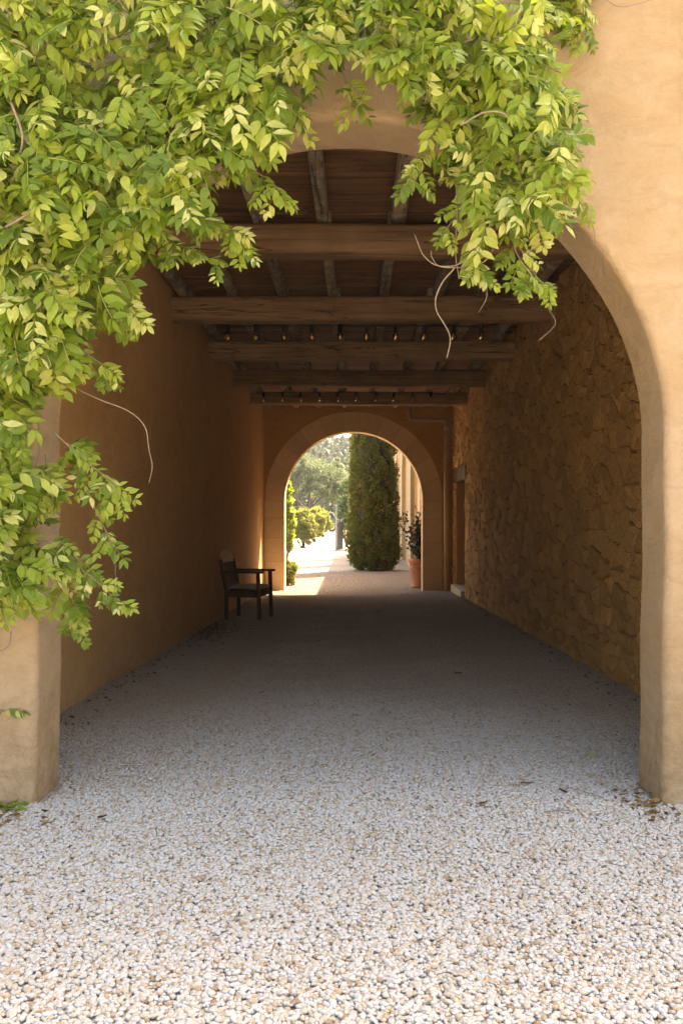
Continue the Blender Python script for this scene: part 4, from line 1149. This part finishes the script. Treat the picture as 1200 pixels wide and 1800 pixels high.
FALL = [(805, 1188, 0.07, 0.3, 0.0, 'dark curled leaf on the gravel midway along the stone wall'), (1000, 1245, 0.07, 1.0, 0.3, 'brown leaf on the gravel beside an orange one by the stone wall'),
        (975, 1253, 0.06, 2.0, 0.9, 'orange tan leaf on the gravel by the stone wall'), (990, 1400, 0.06, 0.2, 0.2, 'brown leaf lying next to the long thin twig'),
        (925, 1385, 0.06, 0.1, 0.6, 'tan leaf on the gravel between the right pillar and the grey patch'), (757, 1427, 0.035, 2.2, 0.1, 'tiny dark leaf bit on the gravel just outside the arch'),
        (460, 1222, 0.05, 0.3, 0.4, 'brown leaf on the gravel halfway from the left pillar to the armchair'), (560, 1130, 0.05, 0.6, 0.0, 'dark leaf on the gravel in front of the armchair'),
        (665, 1078, 0.06, 0, 0.0, 'dark leaf on the gravel close to the limestone arch'), (850, 1420, 0.05, 0.5, 0.5, 'tan leaf lying next to the short thick twig'),
        (630, 1290, 0.03, 1.4, 0.2, 'tiny brown leaf bit in the middle of the passage mouth'), (710, 1230, 0.035, 0.8, 0.7, 'tiny tan leaf bit in the middle of the passage mouth'),
        (1095, 1405, 0.05, 0.3, 0.3, 'brown leaf at the foot of the right pillar'), (180, 1445, 0.05, 0.9, 0.2, 'brown leaf on the gravel in front of the left pillar'), (80, 1455, 0.05, 0.2, 0.0, 'dark leaf close to the seedling at the left pillar')]
for a in FALL:
    fallen(*a)
def twig(pts, r_, label):
    P = []
    for px, py in pts:
        Y = (EYE) * F / (py - VY); P.append((((px - VX) * Y / F), Y, gz(Y) + 0.026))
    v, f = tube(spline(P, 4), r_, 5)
    tag(add('twig', v, f, MAT['stem'], None, smooth=True), label, 'twig', 'twigs on the gravel')
twig([(955, 1437), (985, 1434), (1010, 1435)], 0.0025, 'thin straight twig on the gravel just outside the right pillar'); twig([(835, 1420), (850, 1426), (862, 1428)], 0.003, 'short thick twig on the gravel outside the arch'); twig([(995, 1392), (1030, 1402), (1060, 1412)], 0.002, 'long thin twig slanting towards the right pillar')
# dark leaf litter along the walls
lrg = np.random.default_rng(9); P = []
def on_ground(x, y): return (x, y, gz(y) + 0.018 + lrg.random() * 0.012)
for _ in range(420): P.append(on_ground(XL + 0.06 + abs(lrg.normal(0, 0.22)), lrg.normal(11.2, 0.7)))
for _ in range(260): P.append(on_ground(XL + 0.05 + abs(lrg.normal(0, 0.13)), lrg.uniform(5.0, 17)))
for _ in range(130): P.append(on_ground(-1.78 + lrg.normal(0, 0.16), 3.9 + lrg.normal(0, 0.09)))
for _ in range(60): P.append(on_ground(1.40 + lrg.normal(0, 0.06), 4.1 + lrg.normal(0, 0.12)))
for _ in range(200): P.append(on_ground(XR - 0.08 - abs(lrg.normal(0, 0.12)), lrg.uniform(5.0, 17)))
P = np.array(P); V, Fc, T = leaf_cloud(P, np.tile([0.0, 0.0, 0.0], (len(P), 1)) + lrg.normal(0, 1, (len(P), 3)) * (1, 1, 0.1), 0.038, lrg, 0.5, 0.1)
tag(add('leaf_litter', V, Fc, MAT['dryleaf'], attr=T * 0.6), 'brown leaf litter gathered along the foot of the passage walls', 'leaf litter', kind='stuff')

# ------------------------------------------------------------------ gravel: pebbles scattered by geometry nodes
def gravel():
    xs0 = np.linspace(0, 1, 13); ysv = np.concatenate([np.linspace(1.9, 4.6, 19), np.linspace(4.75, 19.3, 72), np.linspace(19.5, 27.0, 26)])
    V, D = [], []
    for y in ysv:
        if y < YF: a, b = -1.25 - 0.35 * y, 1.25 + 0.35 * y
        elif y < YB + 0.02: a, b = -1.5, 1.46
        elif y < FAR0 - 0.1: a, b = XL, XR - 0.02
        elif y < FAR1 + 0.02: a, b = -1.57, 1.55
        else: a, b = -2.3, 1.84
        for t in xs0:
            x = a + (b - a) * t; V.append((x, y, gz(y) + 0.004 + 0.012 * mnoise.noise(Vector((x * 0.9, y * 0.9, 0)))))
            D.append(11000.0 if y < 5 else max(3600.0, 11000 - (y - 5) * 1300) * (1.0 if y < 12 else max(0.0, 1 - (y - 12) / 15.0) ** 0.8))
    nx = len(xs0); Fc = [(j * nx + i, j * nx + i + 1, (j + 1) * nx + i + 1, (j + 1) * nx + i) for j in range(len(ysv) - 1) for i in range(nx - 1)]
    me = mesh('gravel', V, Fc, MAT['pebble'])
    at_ = me.attributes.new('dens', 'FLOAT', 'POINT'); at_.data.foreach_set('value', np.array(D, dtype=np.float32))
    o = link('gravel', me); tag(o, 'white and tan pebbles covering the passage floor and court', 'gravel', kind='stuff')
    ng = bpy.data.node_groups.new('scatter_pebbles', 'GeometryNodeTree')
    ng.interface.new_socket('Geometry', in_out='INPUT', socket_type='NodeSocketGeometry'); ng.interface.new_socket('Geometry', in_out='OUTPUT', socket_type='NodeSocketGeometry')
    N = lambda t: ng.nodes.new(t); Lk = ng.links.new
    gi, go = N('NodeGroupInput'), N('NodeGroupOutput')
    ds = N('GeometryNodeDistributePointsOnFaces'); Lk(gi.outputs[0], ds.inputs['Mesh'])
    na = N('GeometryNodeInputNamedAttribute'); na.data_type = 'FLOAT'; na.inputs['Name'].default_value = 'dens'
    Lk(na.outputs[0], ds.inputs['Density'])
    join = N('GeometryNodeJoinGeometry')
    pr = np.random.default_rng(2)
    for k in range(7):
        ico = N('GeometryNodeMeshIcoSphere'); ico.inputs['Radius'].default_value = 1.0; ico.inputs['Subdivisions'].default_value = 2
        nz_ = N('ShaderNodeTexNoise'); nz_.noise_dimensions = '4D'; nz_.inputs['W'].default_value = 3.7 * k; nz_.inputs['Scale'].default_value = 0.9; nz_.inputs['Detail'].default_value = 1.5
        sub = N('ShaderNodeVectorMath'); sub.operation = 'SUBTRACT'; sub.inputs[1].default_value = (0.5, 0.5, 0.5); Lk(nz_.outputs['Color'], sub.inputs[0])
        mul = N('ShaderNodeVectorMath'); mul.operation = 'SCALE'; mul.inputs['Scale'].default_value = 1.5; Lk(sub.outputs[0], mul.inputs[0])
        sp = N('GeometryNodeSetPosition'); Lk(ico.outputs[0], sp.inputs['Geometry']); Lk(mul.outputs[0], sp.inputs['Offset'])
        tr = N('GeometryNodeTransform'); tr.inputs['Scale'].default_value = (0.0100 * pr.uniform(0.85, 1.25), 0.0080 * pr.uniform(0.85, 1.15), 0.0056 * pr.uniform(0.8, 1.2)); Lk(sp.outputs[0], tr.inputs['Geometry'])
        ss = N('GeometryNodeSetShadeSmooth'); Lk(tr.outputs[0], ss.inputs[0])
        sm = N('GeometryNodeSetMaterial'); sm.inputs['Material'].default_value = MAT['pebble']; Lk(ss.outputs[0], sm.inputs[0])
        gi2 = N('GeometryNodeGeometryToInstance'); Lk(sm.outputs[0], gi2.inputs[0]); Lk(gi2.outputs[0], join.inputs[0])
    ip = N('GeometryNodeInstanceOnPoints'); Lk(ds.outputs['Points'], ip.inputs['Points']); Lk(join.outputs[0], ip.inputs['Instance'])
    ip.inputs['Pick Instance'].default_value = True
    rr = N('FunctionNodeRandomValue'); rr.data_type = 'FLOAT_VECTOR'; rr.inputs[0].default_value = (-0.3, -0.3, 0); rr.inputs[1].default_value = (0.3, 0.3, 6.283)
    Lk(rr.outputs[0], ip.inputs['Rotation'])
    rs = N('FunctionNodeRandomValue'); rs.data_type = 'FLOAT'; rs.inputs[2].default_value = 0.6; rs.inputs[3].default_value = 1.3; rs.inputs['Seed'].default_value = 4
    Lk(rs.outputs[1], ip.inputs['Scale'])
    rt = N('FunctionNodeRandomValue'); rt.data_type = 'FLOAT_VECTOR'; rt.inputs[0].default_value = (0, 0, -0.003); rt.inputs[1].default_value = (0, 0, 0.0075); rt.inputs['Seed'].default_value = 9
    ti = N('GeometryNodeTranslateInstances'); Lk(ip.outputs[0], ti.inputs[0]); Lk(rt.outputs[0], ti.inputs['Translation']); ti.inputs['Local Space'].default_value = False
    Lk(ti.outputs[0], go.inputs[0])
    md = o.modifiers.new('pebbles', 'NODES'); md.node_group = ng
gravel()

# ------------------------------------------------------------------ summer haze over the valley
s = M('haze')
pv = s.n('VolumePrincipled', None, {'Color': (0.93, 0.96, 1.0, 1), 'Density': 0.0004, 'Anisotropy': 0.0})
s.nt.links.new(pv.outputs[0], s.out.inputs['Volume'])
bv, bf = box(-640, 640, -440, 940, -2.0, 48.0)
tag(add('haze', bv, bf, s.m, origin=(0, 0, 0)), 'thin pale summer haze over the garden and hill', 'haze', kind='stuff')
